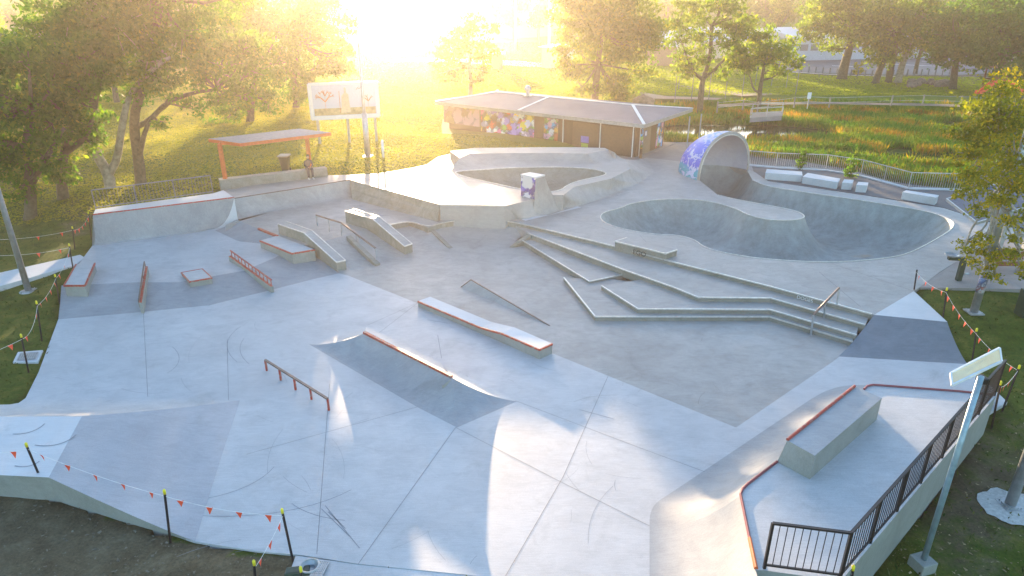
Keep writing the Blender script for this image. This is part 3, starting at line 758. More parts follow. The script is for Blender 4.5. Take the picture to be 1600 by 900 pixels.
for cx, cy_, r, a0, a1 in ((25,640,55,35,95),(70,655,60,35,105),(35,705,35,40,110)):
    mb = MB(); strip(mb, PL(arc(cx, cy_, r, a0, a1, sq=.7), HP), .035, .006); mb.build('scuff_mark', SCUFF, lp)

# ------------------------------------------------------------ right-hand deck, quarter and block
dk = empty('quarter_pipe', P(1250,780,0), 'big rounded quarter pipe and raised deck in the lower right corner', 'quarter pipe')
cop = PL([(1183,900),(1157,773),(1160,765),(1168,757),(1345,612),(1354,605),(1364,602),(1497,612),(1553,618)], DK)
bas = PL([(1015,960),(1015,870),(1015,812),(1018,798),(1030,783),(1060,763),(1270,622),(1300,608),(1340,602),(1420,606),(1500,611),(1556,620)], .004)
def pair_loft(mb_, tops, bases, **k): mb_.loft(tops, bases, **k)
mb = MB()
mb.loft(PL([(1193,950),(1183,900),(1157,773)], DK), PL([(1015,990),(1015,900),(1015,822)], .004), p=2.2, n=16, m=12)
mb.loft(PL([(1157,773),(1160,765),(1168,757)], DK), smoothline(PL([(1015,822),(1015,805),(1022,787),(1050,769)], .004), 2), p=2.2, n=16, m=14)
mb.loft(PL([(1168,757),(1345,612)], DK), PL([(1050,769),(1265,625)], .004), p=2.2, n=16, m=12)
mb.loft(PL([(1345,612),(1354,605),(1364,602)], DK), smoothline(PL([(1265,625),(1290,610),(1320,602),(1362,601)], .004), 2), p=2.2, n=16, m=12)
mb.loft(PL([(1364,602),(1497,612),(1553,618)], DK), PL([(1362,601),(1497,609),(1560,618)], .004), p=2.2, n=12, m=6)
mb.build('transition', concrete('transition_concrete', (.34,.35,.36), (.42,.43,.435), (.30,.305,.305), .72, .9, .5), dk, smooth=True)
MATS['transition_concrete'].node_tree.nodes['Principled BSDF'].inputs['Specular IOR Level'].default_value = .2
dpoly = PL([(1186,915),(1183,900),(1157,773),(1160,765),(1168,757),(1345,612),(1354,605),(1364,602),(1497,612),(1553,618),(1312,908),(1190,892)], DK)
dpoly = PL([(1181,891),(1157,773),(1160,765),(1168,757),(1345,612),(1354,605),(1364,602),(1497,612),(1556,619),(1314,908),(1193,891)], DK)
mb = MB(); mb.prism(dpoly, -.6, 0, 1); mb.build('deck', [NEW, NEWW], dk)
red_end = P(1172,845,DK)
mb = MB(); mb.tube([p+Vector((0,0,.02)) for p in PL([(1181,889),(1171,842)], DK)], .045, 8); mb.build('coping', ORANGE, dk)
mb = MB(); mb.tube([p+Vector((0,0,.02)) for p in PL([(1171,842),(1157,773),(1160,765),(1168,757),(1214,722)], DK)], .035, 8); mb.build('coping', plain('dull_red_coping', (.22,.05,.06), .35), dk)
mb = MB(); mb.tube([p+Vector((0,0,.02)) for p in PL([(1350,609),(1355,604),(1364,602),(1497,612),(1553,618)], DK)], .035, 8); mb.build('coping', MATS['dull_red_coping'], dk)
blk = empty('ramp_extension', P(1290,690,DK), 'tall concrete extension block with red coping on the right deck', 'skate block')
bt = PL([(1230,688),(1273,712),(1378,622),(1335,604)], BK)
bb = [P(1214,722,DK), Vector((bt[1].x, bt[1].y, DK-.01)), Vector((bt[2].x, bt[2].y, DK-.01)), P(1340,616,DK)]
mb = MB()
mb.add(bt, [(0,1,2,3)], 0); mb.add([bt[0], bt[1], bb[1], bb[0]], [(3,2,1,0)], 1); mb.add([bt[1], bt[2], bb[2], bb[1]], [(3,2,1,0)], 1); mb.add([bt[2], bt[3], bb[3], bb[2]], [(3,2,1,0)], 1)
mb.loft([bt[0], bt[3]], [bb[0], bb[3]], p=1.2, n=6, m=2, mi=2)
mb.build('block', [BANK, NEWW, MATS['transition_concrete']], blk)
mb = MB(); mb.tube([bt[0]+Vector((0,0,.02)), bt[3]+Vector((0,0,.02))], .04, 8); mb.build('coping', RED, blk)

# ------------------------------------------------------------ balustrades
def balustrade(name, label, cat, line, hgt, mat, post_gap, bar_gap=.12, tilt=0, barr=.007, postw=.055, group=None, zoff=0.0):
    root = empty(name, line[0], label, cat, group)
    for si, (a, b) in enumerate(zip(line, line[1:])):
        L = (b-a).length; n = max(1, round(L/post_gap)); 
        for i in range(n+1):
            if i == 0 and si > 0: continue
            p = a.lerp(b, i/n); mb_ = MB(); mb_.bar(p-Vector((0,0,.15)), p+Vector((0,0,hgt)), postw, postw, up=(1,0,0)); mb_.build('post', mat, root)
        up = Vector((0,0,hgt)); lo = Vector((0,0,.1))
        mb_ = MB(); mb_.bar(a+up, b+up, .06, .045); mb_.build('top_rail', mat, root)
        mb_ = MB(); mb_.bar(a+lo, b+lo, .04, .04); m_ = int(L/bar_gap)
        for i in range(1, m_):
            p = a.lerp(b, i/m_); mb_.bar(p+lo, p+up-Vector((0,0,.02)), barr*2, barr*2, up=(1,0,0))
        mb_.build('infill_panel', mat, root)
    return root
balustrade('balustrade', 'black steel balustrade along the edge of the lower right deck', 'fence', PL([(1194,888),(1312,904),(1553,618)], DK), 1.18, BLACK, 1.45, .14, barr=.007)
balustrade('balustrade', 'thin dark balustrade on the far left quarter pipe deck', 'fence', PL([(150,327),(333,302)], LQ), 1.0, DARK, 1.9, .16, barr=.006, postw=.035)

# ============================================================ terrain
def sstep(a, b, x):
    t = min(1, max(0, (x-a)/(b-a))); return t*t*(3-2*t)
ctrl = []
for px, py, z in [(0,900,.05),(0,770,.02),(75,790,-.05),(160,815,-.07),(300,856,-.05),(400,875,-.05),(470,885,-.06),(600,905,-.05),(-200,700,-.05),(-200,900,.0),
                  (20,600,-.06),(60,500,-.04),(0,520,-.05),(95,470,.02),(98,450,.2),(0,460,.1),(0,430,.22),(120,405,.28),(140,384,.3),(138,360,.35),(60,380,.3),(0,370,.2),
                  (140,325,.7),(250,305,.8),(330,293,1.0),(200,290,.8),(60,300,.6),(345,285,1.5),(420,270,1.5),(520,262,1.52),(600,262,1.54),(668,248,1.54),(690,232,1.5),(740,222,1.45),(840,222,1.2),
                  (400,230,1.4),(500,220,1.45),(600,220,1.4),(300,230,1.2),(0,240,.8),(600,180,1.1),(400,180,1.0),(100,200,.8),(800,190,.9),(700,200,1.0),
                  (960,238,.62),(1020,252,.6),(1090,245,.6),(1165,245,.6),(1165,262,.62),(1300,292,.6),(1400,306,.6),(1480,320,.6),(1560,345,.6),(1300,262,.5),(1450,285,.5),(1600,330,.55),
                  (1600,400,.6),(1520,430,.6),(1440,448,.6),(1480,448,.58),(1520,490,.5),(1500,520,.25),(1530,570,-.05),(1575,630,-.12),(1600,560,.0),(1590,700,-.15),(1500,780,-.2),(1440,880,-.25),(1350,960,-.25),(1700,800,-.2),(1700,500,.4),
                  (1080,215,.3),(1140,235,.2),(1080,190,.5)]:
    p = P(px, py, z); ctrl.append((p.x, p.y, z))
ctrl += [(-60,30,.3),(-60,60,.9),(-60,90,.9),(70,35,.6),(80,60,.3),(80,95,.8),(0,90,.9),(30,95,.8),(-30,5,0),(35,5,-.2),(0,3,-.1)]
CA = np.array(ctrl)
def tz_arr(X, Y):
    d2 = (X[:, None]-CA[:, 0])**2+(Y[:, None]-CA[:, 1])**2+.05
    wt = d2**-1.9; z = (wt*CA[:, 2]).sum(1)/wt.sum(1)
    f = np.clip((Y-78)/10, 0, 1); f = f*f*(3-2*f); z = z*(1-f)+.9*f
    # wetland basin
    for (cx, cy_, rx, ry, dep, sh) in BASINS:
        q = np.sqrt(((X-cx)/rx)**2+((Y-cy_)/ry)**2); g_ = np.clip((1.15-q)/.35, 0, 1); g_ = g_*g_*(3-2*g_); z = z*(1-g_)+dep*g_
    # far hills
    h = np.clip((Y-185)/260, 0, 1); gap = 1-.9*np.exp(-((X+.15*Y)/55)**2); z = z+24*h*h*(3-2*h)*gap*(1+.35*np.sin(X*.011+1))
    return z
pa, pb, pc = P(1150,207,-.5), P(1440,256,-.5), P(1497,198,-.5)
wc = P(1310,205,-.4)
BASINS = [(wc.x+3, wc.y+1, 27, 13.5, -.32, 0), (pa.x-.5, pa.y-.3, 9.3, 4.4, -1.2, 0), (pb.x+1, pb.y, 6.0, 2.3, -1.2, 0), (pc.x, pc.y, 3.5, 1.2, -1.2, 0)]
def tz(x, y): return float(tz_arr(np.array([float(x)]), np.array([float(y)]))[0])
gx = np.concatenate([np.arange(-900,-200,50), np.arange(-200,-60,10), np.arange(-60,-28,2.0), np.arange(-28,30,.4), np.arange(30,64,1.2), np.arange(64,200,8), np.arange(200,901,50)])
gy = np.concatenate([np.arange(-20,6,2.0), np.arange(6,62,.4), np.arange(62,92,1.0), np.arange(92,200,5), np.arange(200,500,20), np.arange(500,1501,100)])
GX, GY = np.meshgrid(gx, gy); X = GX.ravel(); Y = GY.ravel()
Z = np.concatenate([tz_arr(X[i:i+20000], Y[i:i+20000]) for i in range(0, len(X), 20000)])
def inside_arr(X, Y, poly):
    c = np.zeros(len(X), bool); n = len(poly); j = n-1
    for i in range(n):
        xi, yi = poly[i][0], poly[i][1]; xj, yj = poly[j][0], poly[j][1]
        if yi != yj: c ^= ((yi > Y) != (yj > Y)) & (X < (xj-xi)*(Y-yi)/(yj-yi)+xi)
        j = i
    return c
leftdeck = PL([(145,336),(366,309),(349,297),(333,302),(149,327)], LQ)
PARK = [newf, oldf, [bankTL,bankTR,bankBR,bankBL], [P(91,499,0),P(98,446,PAD),P(144,384,PAD),P(150,327,LQ),P(333,302,LQ),P(400,290,T),P(592,275,T),P(687,320,T),P(905,322,U),P(1057,411,U),P(863,552,0),P(545,431,0),P(424,454,0),P(327,478,0),P(215,489,0)], [P(789,322,T),P(850,345,U),P(930,330,U),P(1030,268,U),P(1010,246,U),P(970,243,T),P(880,285,T)], uout, tout, pad, leftdeck, dpoly, outer+crest[2:8], PL([(91,499),(98,446),(431,401),(530,427),(424,453)], .1), PL([(96,446),(144,384),(145,336),(91,499)], .3)]
ins = np.zeros(len(X), bool)
def inpark(x_, y_):
    r = np.zeros(len(x_), bool)
    for pg in PARK: r |= inside_arr(x_, y_, pg)
    return r
near_ = (np.abs(X) < 32) & (Y < 64)
idx = np.where(near_)[0]
ok = np.ones(len(idx), bool)
for dx, dy in ((0,0),(.3,0),(-.3,0),(0,.3),(0,-.3)): ok &= inpark(X[idx]+dx, Y[idx]+dy)
Z[idx[ok]] -= 3.2
roughn = np.where(near_, .02*np.sin(X*3.1+np.cos(Y*2.3)*2)*np.cos(Y*2.7), 0); Z = Z+np.where(Z > -1, roughn, 0)
nx, ny = len(gx), len(gy)
me = bpy.data.meshes.new('ground'); 
me.vertices.add(nx*ny); me.vertices.foreach_set('co', np.stack([X, Y, Z], 1).ravel())
ii = (np.arange(ny-1)[:, None]*nx+np.arange(nx-1)[None, :]).ravel()
F = np.stack([ii, ii+1, ii+nx+1, ii+nx], 1)
me.loops.add(F.size); me.loops.foreach_set('vertex_index', F.ravel()); me.polygons.add(len(F))
me.polygons.foreach_set('loop_start', np.arange(0, F.size, 4)); me.polygons.foreach_set('use_smooth', np.ones(len(F), bool)); me.update()
# soil: bare dirt at the building site edges; fresh: irrigated lawn; fore: rough grass round the park
soil = np.zeros(len(X)); 
mudp = PL([(-260,745),(0,752),(75,765),(300,845),(480,868),(440,960),(-260,1000)], 0)
soil[inside_arr(X, Y, mudp)] = 1
d = np.hypot(X-P(1500,740,-.2).x, Y-P(1500,740,-.2).y); soil = np.maximum(soil, np.clip(.75-d/9, 0, .6))
for cx, cy_, r_, k in ((140,345,3.5,.5),(300,300,4,.5),(60,290,8,.5),(1540,640,2.5,.4),(1350,128,14,.8),(1480,135,16,.9),(1560,128,16,.9),(1200,210,3,.3)):
    q = P(cx, cy_, .5); d = np.hypot((X-q.x), (Y-q.y)); soil = np.maximum(soil, np.clip(1.2-d/r_, 0, 1)*k)
fresh = np.clip((Y-62)/20, 0, 1); fresh = np.maximum(fresh, .75*np.clip((Y-38-.25*np.abs(X+12))/8, 0, 1)*(X < 14))
for nm, arr in (('soil', soil), ('fresh', fresh)):
    a = me.attributes.new(nm, 'FLOAT', 'POINT'); a.data.foreach_set('value', arr.astype(np.float32))
gm, t, b = nodes('ground_grass'); g = geo(t)
n1 = noise(t, .12, 5, .6, g, .5); n2 = noise(t, 1.3, 6, .65, g, .4); n3 = noise(t, 14, 4, .7, g)
ga = ramp(t, n2, [(.30, (.035,.060,.008)), (.5, (.065,.105,.013)), (.72, (.14,.14,.028))])
gf = ramp(t, n1, [(.35, (.10,.19,.02)), (.65, (.22,.26,.035))])
at = t.nodes.new('ShaderNodeAttribute'); at.attribute_name = 'fresh'
gc = mix(t, at.outputs['Fac'], ga, mix(t, .35, gf, ga))
gs = ramp(t, n2, [(.3, (.085,.068,.040)), (.55, (.14,.115,.070)), (.75, (.20,.17,.11))])
at2 = t.nodes.new('ShaderNodeAttribute'); at2.attribute_name = 'soil'
sm = t.nodes.new('ShaderNodeMath'); sm.operation = 'ADD'; t.links.new(at2.outputs['Fac'], sm.inputs[0])
sn = t.nodes.new('ShaderNodeMapRange'); sn.inputs[3].default_value = -.35; sn.inputs[4].default_value = .35; sn.inputs[1].default_value = .25; sn.inputs[2].default_value = .75
t.links.new(noise(t, 1.1, 6, .7, g), sn.inputs[0]); t.links.new(sn.outputs[0], sm.inputs[1])
sf = ramp(t, sm.outputs[0], [(.30, (0,0,0)), (.62, (1,1,1))])
gg = mix(t, sf, gc, gs)
gg = mix(t, .8, gg, ramp(t, n3, [(.3, (.62,.62,.62)), (.7, (1.3,1.3,1.3))]), 'MULTIPLY')
t.links.new(gg, b.inputs['Base Color']); b.inputs['Roughness'].default_value = .9; b.inputs['Specular IOR Level'].default_value = .15
bump(t, b, n3, .9, .06)
me.materials.append(gm)
o = bpy.data.objects.new('ground', me); col.objects.link(o); o['kind'] = 'structure'

def sheet(name, pts, m, skirt=None, kind='structure'):
    mb_ = MB(); cdt(mb_, pts, skirt=skirt); o = mb_.build(name, m); o['kind'] = kind; return o
sheet('footpath', PL([(-60,441),(0,426),(125,398),(132,402),(118,414),(0,447),(-60,462)], .34), PALE, .0)
sheet('building_forecourt', PL([(960,252),(985,262),(1010,247),(1060,253),(1100,252),(1178,269),(1168,240),(1150,236),(1090,222),(930,222),(930,236)], .685), PAVE, 0)
sheet('asphalt_path', PL([(1168,240),(1178,268),(1200,283),(1350,304),(1475,324),(1530,343),(1600,356),(1700,350),(1700,318),(1500,296),(1440,290),(1390,283),(1330,265),(1240,250)], .675), ASPH, 0)
sheet('brick_pavement', PL([(1433,449),(1500,405),(1540,385),(1600,360),(1720,360),(1720,452),(1600,452),(1500,450)], .69), PAVE, .1)
sheet('lower_footpath', PL([(462,868),(560,882),(740,900),(1000,937),(1180,962),(1180,1100),(380,1100)], -.012), NEW, -.5)
# far car park, road and paths (terrain is level there)
FZ = .96
sheet('car_park', PL([(1238,112),(1300,115),(1480,118),(1600,112),(1700,100),(1500,82),(1240,88),(1170,85)], FZ), ASPH)
mb = MB(); strip(mb, PL([(1238,113),(1300,117),(1400,120)], FZ), .5, .05); 
mb.build('kerb', PALE)['kind'] = 'structure'
mb = MB()
for x0, y0, x1, y1 in ((1380,100,1470,104),(1440,96,1500,95),(1300,103,1350,105)): strip(mb, PL([(x0,y0),(x1,y1)], FZ), .35, .04)
mb.build('road_marking', WHITE)['kind'] = 'structure'
sheet('gravel_path', PL([(1120,163),(1180,160),(1300,159),(1460,162),(1600,166),(1600,169),(1450,165.5),(1290,162.5),(1180,164),(1120,167)], .93), plain('gravel', (.17,.145,.10), .9))
sheet('dirt_strip', PL([(1060,133),(1130,141),(1220,147),(1160,150),(1080,140)], .94), plain('dry_pitch', (.30,.24,.17), .9))
sheet('dirt_strip', PL([(980,140),(1040,150),(1130,153),(1120,156),(1020,154)], .94), MATS['dry_pitch'])
sheet('distant_road', PL([(600,96),(690,97),(900,108),(900,101),(760,92),(640,90)], .95), PALE)

# water and wetland
wm, t, b = nodes('pond_water'); b.inputs['Base Color'].default_value = (.03,.04,.035,1); b.inputs['Roughness'].default_value = .08; b.inputs['Metallic'].default_value = 0
b.inputs['Specular IOR Level'].default_value = .9
bump(t, b, noise(t, 1.6, 3, .5, mapped(t, geo(t), (1,2.5,1))), .12, .02)
mb = MB(); cxw, cyw = wc.x+3, wc.y
ell = [Vector((cxw+29*math.cos(a), cyw+16*math.sin(a), -.5)) for a in np.linspace(0, 2*math.pi, 40, endpoint=False)]
ell = [q for q in ell]
mb.add(ell, [tuple(range(40))]); mb.build('pond_water', wm)['kind'] = 'structure'
mb = MB()
for k in range(170):
    a = random.random()*6.28; r_ = math.sqrt(random.random())
    x = pb.x+1+5.6*r_*math.cos(a); y = pb.y+2.1*r_*math.sin(a); q = .10+.14*random.random()
    mb.add([(x+q*math.cos(v), y+q*math.sin(v), -.49) for v in np.linspace(0, 6.28, 7)[:-1]], [(0,1,2,3,4,5)])
tag(mb.build('lily_pads', plain('lily_pad', (.10,.14,.09), .35)), kind='stuff')

# ------------------------------------------------------------ leaves
def quads_mesh(name, C, A, B, mat, var=None):
    """many leaf quads: centres C, half axes A and B (n x 3 arrays)"""
    n = len(C)
    V = np.stack([C-A, C-B*.9, C+A, C+B*.9], 1).reshape(-1, 3)
    me = bpy.data.meshes.new(name); me.vertices.add(4*n); me.vertices.foreach_set('co', V.ravel())
    me.loops.add(4*n); me.loops.foreach_set('vertex_index', np.arange(4*n)); me.polygons.add(n)
    me.polygons.foreach_set('loop_start', np.arange(0, 4*n, 4)); me.update()
    a = me.attributes.new('leafvar', 'FLOAT', 'POINT')
    v = rng.random(n) if var is None else var
    a.data.foreach_set('value', np.repeat(v, 4).astype(np.float32))
    me.materials.append(mat); return me
def unit(n):
    v = rng.normal(size=(n, 3)); return v/np.linalg.norm(v, axis=1)[:, None]
def leafcloud(blobs, size, density, droop=.6):
    """blobs: (centre, radius or radii) -> centres and axes"""
    Cs, As, Bs, Vs = [], [], [], []
    size = size*.74
    for c, r in blobs:
        c = np.array(c); r = np.array(r if np.ndim(r) else (r, r, r*.85))
        rm = r.mean(); k = max(5, int(10*rm/1.0)) if rm > 1 else 6; k = min(k, 46)
        sub = unit(k)*(rng.random(k)**.35)[:, None]*.86
        n = int(density*4.9*rm*rm/(size*size))
        if n < 10: n = 10
        wch = rng.integers(0, k, n); sv = rng.random(k)
        sig = .24 if rm < 1.6 else .17
        off = rng.normal(size=(n, 3))*sig*np.array([1, 1, .62])
        p = c+(sub[wch]+off)*r
        a = unit(n); a[:, 2] -= droop; a /= np.linalg.norm(a, axis=1)[:, None]
        b = np.cross(a, unit(n)); b /= np.maximum(1e-6, np.linalg.norm(b, axis=1))[:, None]
        s_ = size*(.6+.8*rng.random(n))[:, None]
        Cs.append(p); As.append(a*s_*.85); Bs.append(b*s_*.5)
        Vs.append(np.clip(.55*rng.random(n)+.45*sv[wch], 0, 1))
    return np.concatenate(Cs), np.concatenate(As), np.concatenate(Bs), np.concatenate(Vs)
LEAF1 = leafmat('eucalypt_leaves', (.030,.095,.010), (.075,.165,.018), (.19,.24,.03), .6)
LEAF2 = leafmat('olive_leaves', (.05,.10,.010), (.13,.195,.018), (.31,.29,.03), .6)
LEAF3 = leafmat('autumn_tinged_leaves', (.07,.11,.010), (.27,.25,.018), (.50,.33,.02), .45)  # yellow sunlight on the right-edge tree is put into these leaf colours
LEAFD = leafmat('dark_leaves', (.018,.034,.012), (.036,.06,.018), (.07,.09,.025), .25)
def tree(name, label, base, z, trunk, r0, blobs, size=.2, density=1.6, leaf=LEAF1, bark=BARK, group=None, cat='tree', Y=None, limbs=True, forks=(), dy=0):
    b0 = P(base[0], base[1], z) if Y is None else Q(base[0], base[1], Y)
    gz = tz(b0.x, b0.y); b0 = Vector((b0.x, b0.y, gz)); Yb = b0.y
    root = empty(name, b0, label, cat, group)
    tp = [b0-Vector((0,0,.3))]+[Q(x, y, Yb+random.uniform(-.3,.3)) for x, y in trunk]
    mb_ = MB(); tp2 = smoothline(tp, 1); n = len(tp2)
    rs = [r0*(1.25 if i == 0 else 1)*(1-.55*i/(n-1)) for i in range(n)]
    mb_.tube(tp2, rs, 9); ends = [(tp[-1], r0*.45)]
    for fk in forks:
        st_ = tp[min(fk[0]+1, len(tp)-1)]; f = [st_]+[Q(x, y, Yb+random.uniform(-.5,.5)) for x, y in fk[1]]
        f2 = smoothline(f, 1); m = len(f2); mb_.tube(f2, [r0*fk[2]*(1-.6*i/(m-1)) for i in range(m)], 7); ends.append((f[-1], r0*fk[2]*.4))
        ends.append((f[len(f)//2], r0*fk[2]*.6))
    ends.append((tp[len(tp)*2//3], r0*.6))
    bl = []
    for x, y, rp in blobs:
        c = Q(x, y, Yb); rr = rp*(c-Vector((0,0,CAMH))).length/FPX
        c.y += random.uniform(-.5, .5)*rr*1.4
        if dy: c = Q(x, y, Yb+dy+random.uniform(-.5,.5))
        bl.append((tuple(c), (rr, rr, rr*.82)))
        if limbs:
            e, er = min(ends, key=lambda q: (q[0]-c).length)
            mid = e.lerp(c, .5)+Vector((random.uniform(-.3,.3), random.uniform(-.3,.3), -.12*(c-e).length*random.random()))
            mb_.tube([e, mid, c], [min(er, .16)*.8, min(er, .16)*.5, .025], 5)
            for k in range(4):
                q = c+Vector(unit(1)[0])*rr*.7; mb_.tube([mid.lerp(c, random.uniform(.2,1)), q], [.035, .012], 4, cap=False)
    mb_.build('trunk', bark, root, smooth=True)
    C, A, B, V = leafcloud(bl, size, density)
    me = quads_mesh('crown', C-np.array(b0), A, B, leaf, V); o = bpy.data.objects.new('crown', me); col.objects.link(o); o.parent = root
    return root
random.seed(11)
def rb_(x0, x1, y0, y1, r0, r1, n):
    return [(random.uniform(x0, x1), random.uniform(y0, y1), random.uniform(r0, r1)) for _ in range(n)]
G = 'eucalypts on the left lawn'
tree('gum_tree', 'dark multi stemmed tree with drooping foliage at the far left edge of the lawn', (45,338), .5, [(48,290),(40,230),(50,170)], .34,
     [(20,250,45),(-30,200,60),(60,200,45),(20,160,55),(90,235,35),(-20,110,60),(60,120,50),(110,265,22),(40,290,20)]+rb_(-80,90,60,260,25,40,9), .22, 1.5, LEAF1, BARK, G, forks=[(0,[(70,250),(100,200)],.6)])
tree('gum_tree', 'bushy gum tree with low hanging foliage, second from the left edge', (98,312), .6, [(96,280),(100,240),(112,190)], .36,
     [(100,180,45),(70,140,50),(130,150,45),(40,90,45),(110,90,50),(160,110,40),(80,210,30),(130,225,25),(95,262,22)]+rb_(30,170,10,200,25,40,8), .22, 1.5, LEAF1, BARK, G, forks=[(0,[(75,255),(60,220)],.6),(1,[(135,215),(150,170)],.6)])
tree('gum_tree', 'forked gum tree splitting low into two curved pale stems on the lawn', (172,293), .8, [(170,272),(150,240),(143,190),(147,130),(140,60),(150,0)], .36,
     [(150,60,60),(100,20,55),(200,40,50),(140,110,40),(60,60,45),(215,95,35),(150,-20,60),(95,110,35)]+rb_(60,230,-40,130,25,40,9), .2, 1.4, LEAF1, BARKP, G, forks=[(0,[(183,250),(190,200),(200,150),(235,110),(265,90)],.75)])
tree('gum_tree', 'tall gum tree with twin trunks and arching branches left of the shelter', (219,286), .9, [(217,250),(209,200),(212,165),(232,120),(240,60),(250,0)], .36,
     [(250,40,60),(310,60,50),(330,120,35),(270,120,40),(200,20,55),(360,90,40),(250,-30,60),(300,0,55),(345,150,25),(390,110,35),(300,170,20),(255,190,16),(380,150,24)]+rb_(200,390,-40,150,22,38,14), .2, 1.35, LEAF1, BARK, G,
     forks=[(1,[(232,190),(260,160),(300,145),(340,140)],.55),(0,[(226,205),(240,180),(262,165)],.5)])
tree('gum_tree', 'broad leafy gum tree behind the shelter roof', (390,190), 1.0, [(392,170),(396,140),(402,100)], .4,
     [(400,60,50),(440,100,35),(370,100,40),(400,10,55),(350,40,50),(440,40,40),(405,150,25),(370,160,26),(350,190,20),(425,160,22),(385,215,14)]+rb_(340,450,-20,170,18,30,9), .24, 1.5, LEAF1, BARK, G)
tree('gum_tree', 'rounded gum tree standing just left of the mural billboard', (463,168), 1.0, [(462,140),(460,110),(470,70)], .4,
     [(470,60,45),(500,90,35),(440,110,30),(480,120,25),(520,60,30),(525,100,24),(450,30,45),(500,30,40),(535,110,18),(548,80,14),(540,40,22),(455,140,18),(490,140,18),(538,88,14)]+rb_(420,530,0,140,16,26,9), .26, 1.5, LEAF1, BARK, G)  # right-hand crown blobs added to shade the left part of the floor
tree('gum_tree', 'small rounded gum tree behind the left end of the toilet block', (735,148), 1.0, [(735,125),(733,100),(738,70)], .3,
     [(735,60,32),(760,85,22),(705,90,26),(740,35,22),(690,115,18),(715,120,16),(755,110,16),(700,70,18),(680,100,12),(740,130,10)]+rb_(690,770,40,125,10,18,8), .3, 1.5, LEAF2, BARKP, 'trees behind the toilet block')
tree('gum_tree', 'large dense gum tree rising behind the toilet block roof', (930,168), 1.0, [(930,140),(935,100),(940,50)], .45,
     [(940,30,70),(980,70,50),(900,80,40),(930,110,45),(985,20,55),(900,20,40),(960,130,32),(890,115,24),(1000,110,24),(1020,50,28),(905,140,20),(965,150,20),(940,-20,60),(880,100,14)]+rb_(880,1025,-20,150,16,30,16), .3, 1.6, LEAF2, BARK, 'trees behind the toilet block')
tree('gum_tree', 'spreading tree with open golden crown beside the practice nets', (1095,162), 1.0, [(1096,140),(1098,125),(1110,90),(1112,40)], .36,
     [(1100,30,45),(1140,60,35),(1070,60,32),(1150,95,25),(1060,25,32),(1120,5,40),(1095,85,24),(1160,40,26),(1060,95,18),(1080,110,14),(1130,115,14),(1172,80,14)]+rb_(1050,1170,-10,115,12,22,12), .3, 1.2, LEAF2, BARK, 'trees around the practice nets', forks=[(1,[(1080,110),(1070,80)],.6),(1,[(1125,100),(1145,80)],.5)])
tree('gum_tree', 'smaller round tree with forked dark trunk near the footbridge', (1187,162), 1.0, [(1187,145),(1190,125),(1195,95)], .3,
     [(1195,75,30),(1225,90,22),(1170,90,22),(1205,55,24),(1240,70,16),(1165,112,10),(1215,112,14),(1180,60,18),(1240,100,14)]+rb_(1165,1245,50,115,10,16,8), .28, 1.4, LEAF2, BARK, 'trees around the practice nets', forks=[(0,[(1177,140),(1172,120)],.5)])
GB = 'gums along the car park edge'
def gum(label, bx, by, tx, ty, blobs, r0=.5, leaf=LEAF2, bark=BARK, dens=1.4, size=.34):
    tree('gum_tree', label, (bx, by), .95, [((bx*2+tx)/3, (by*2+ty)/3), ((bx+tx*2)/3+3, (by+ty*2)/3), (tx, ty)], r0, blobs, size, dens, leaf, bark, GB)
gum('thick trunked gum with a low fork at the left end of the car park', 1315, 123, 1330, 50, [(1320,40,40),(1290,50,28),(1350,30,35),(1275,25,30),(1320,5,40),(1300,75,14),(1262,45,18)]+rb_(1265,1360,-10,70,12,22,8), .75)
gum('leaning gum with leafy low branches, beside the round bush', 1367, 130, 1395, 50, [(1370,60,30),(1400,80,22),(1385,35,35),(1360,88,16),(1420,50,26),(1380,5,35)]+rb_(1350,1430,0,95,10,20,8), .5)
gum('stout dark trunked gum in the middle of the car park row', 1388, 128, 1400, 60, [(1405,60,24),(1430,70,20),(1410,20,30),(1440,35,25)]+rb_(1390,1450,-10,80,10,18,6), .5)
gum('gum with forked white upper branches leaning right', 1402, 129, 1432, 20, [(1430,15,30),(1455,55,22),(1460,10,30),(1480,40,20),(1420,85,12)]+rb_(1410,1490,-10,70,10,18,6), .5, LEAF2, BARKP)
gum('slim gum standing further back on the asphalt', 1430, 115, 1440, 60, [(1440,55,18),(1455,80,12),(1450,30,18)]+rb_(1430,1470,20,80,8,14,4), .35)
gum('dark gum in front of the rock garden', 1489, 139, 1495, 60, [(1500,60,32),(1530,80,26),(1475,85,22),(1510,25,38),(1480,50,28),(1540,40,34),(1460,92,10)]+rb_(1460,1550,0,100,12,24,10), .5, LEAF1)
gum('massive dark gum beside the orange playground slides', 1557, 146, 1570, 60, [(1570,60,45),(1600,90,36),(1540,90,26),(1560,20,50),(1610,30,50),(1545,112,14),(1600,120,22),(1530,60,26)]+rb_(1530,1640,0,120,14,28,12), .8, LEAF1)
# foreground right tree
tree('street_tree', 'golden green tree in front of the picnic shelter at the right edge', (1537,446), .6, [(1541,420),(1551,344),(1562,290),(1575,230)], .13,
     [(1560,170,38),(1590,200,45),(1530,225,34),(1520,275,26),(1560,280,34),(1600,260,40),(1580,330,26),(1545,320,22),(1510,245,18),(1545,200,26),(1600,150,40),(1590,370,12),(1510,300,14),
      (1515,385,15),(1535,395,20),(1560,400,18),(1545,425,12),(1555,435,10),(1595,400,14),(1600,425,12),(1505,390,8),(1540,370,12)], .105, 1.15, LEAF3, BARKP, None, dy=-3.0)
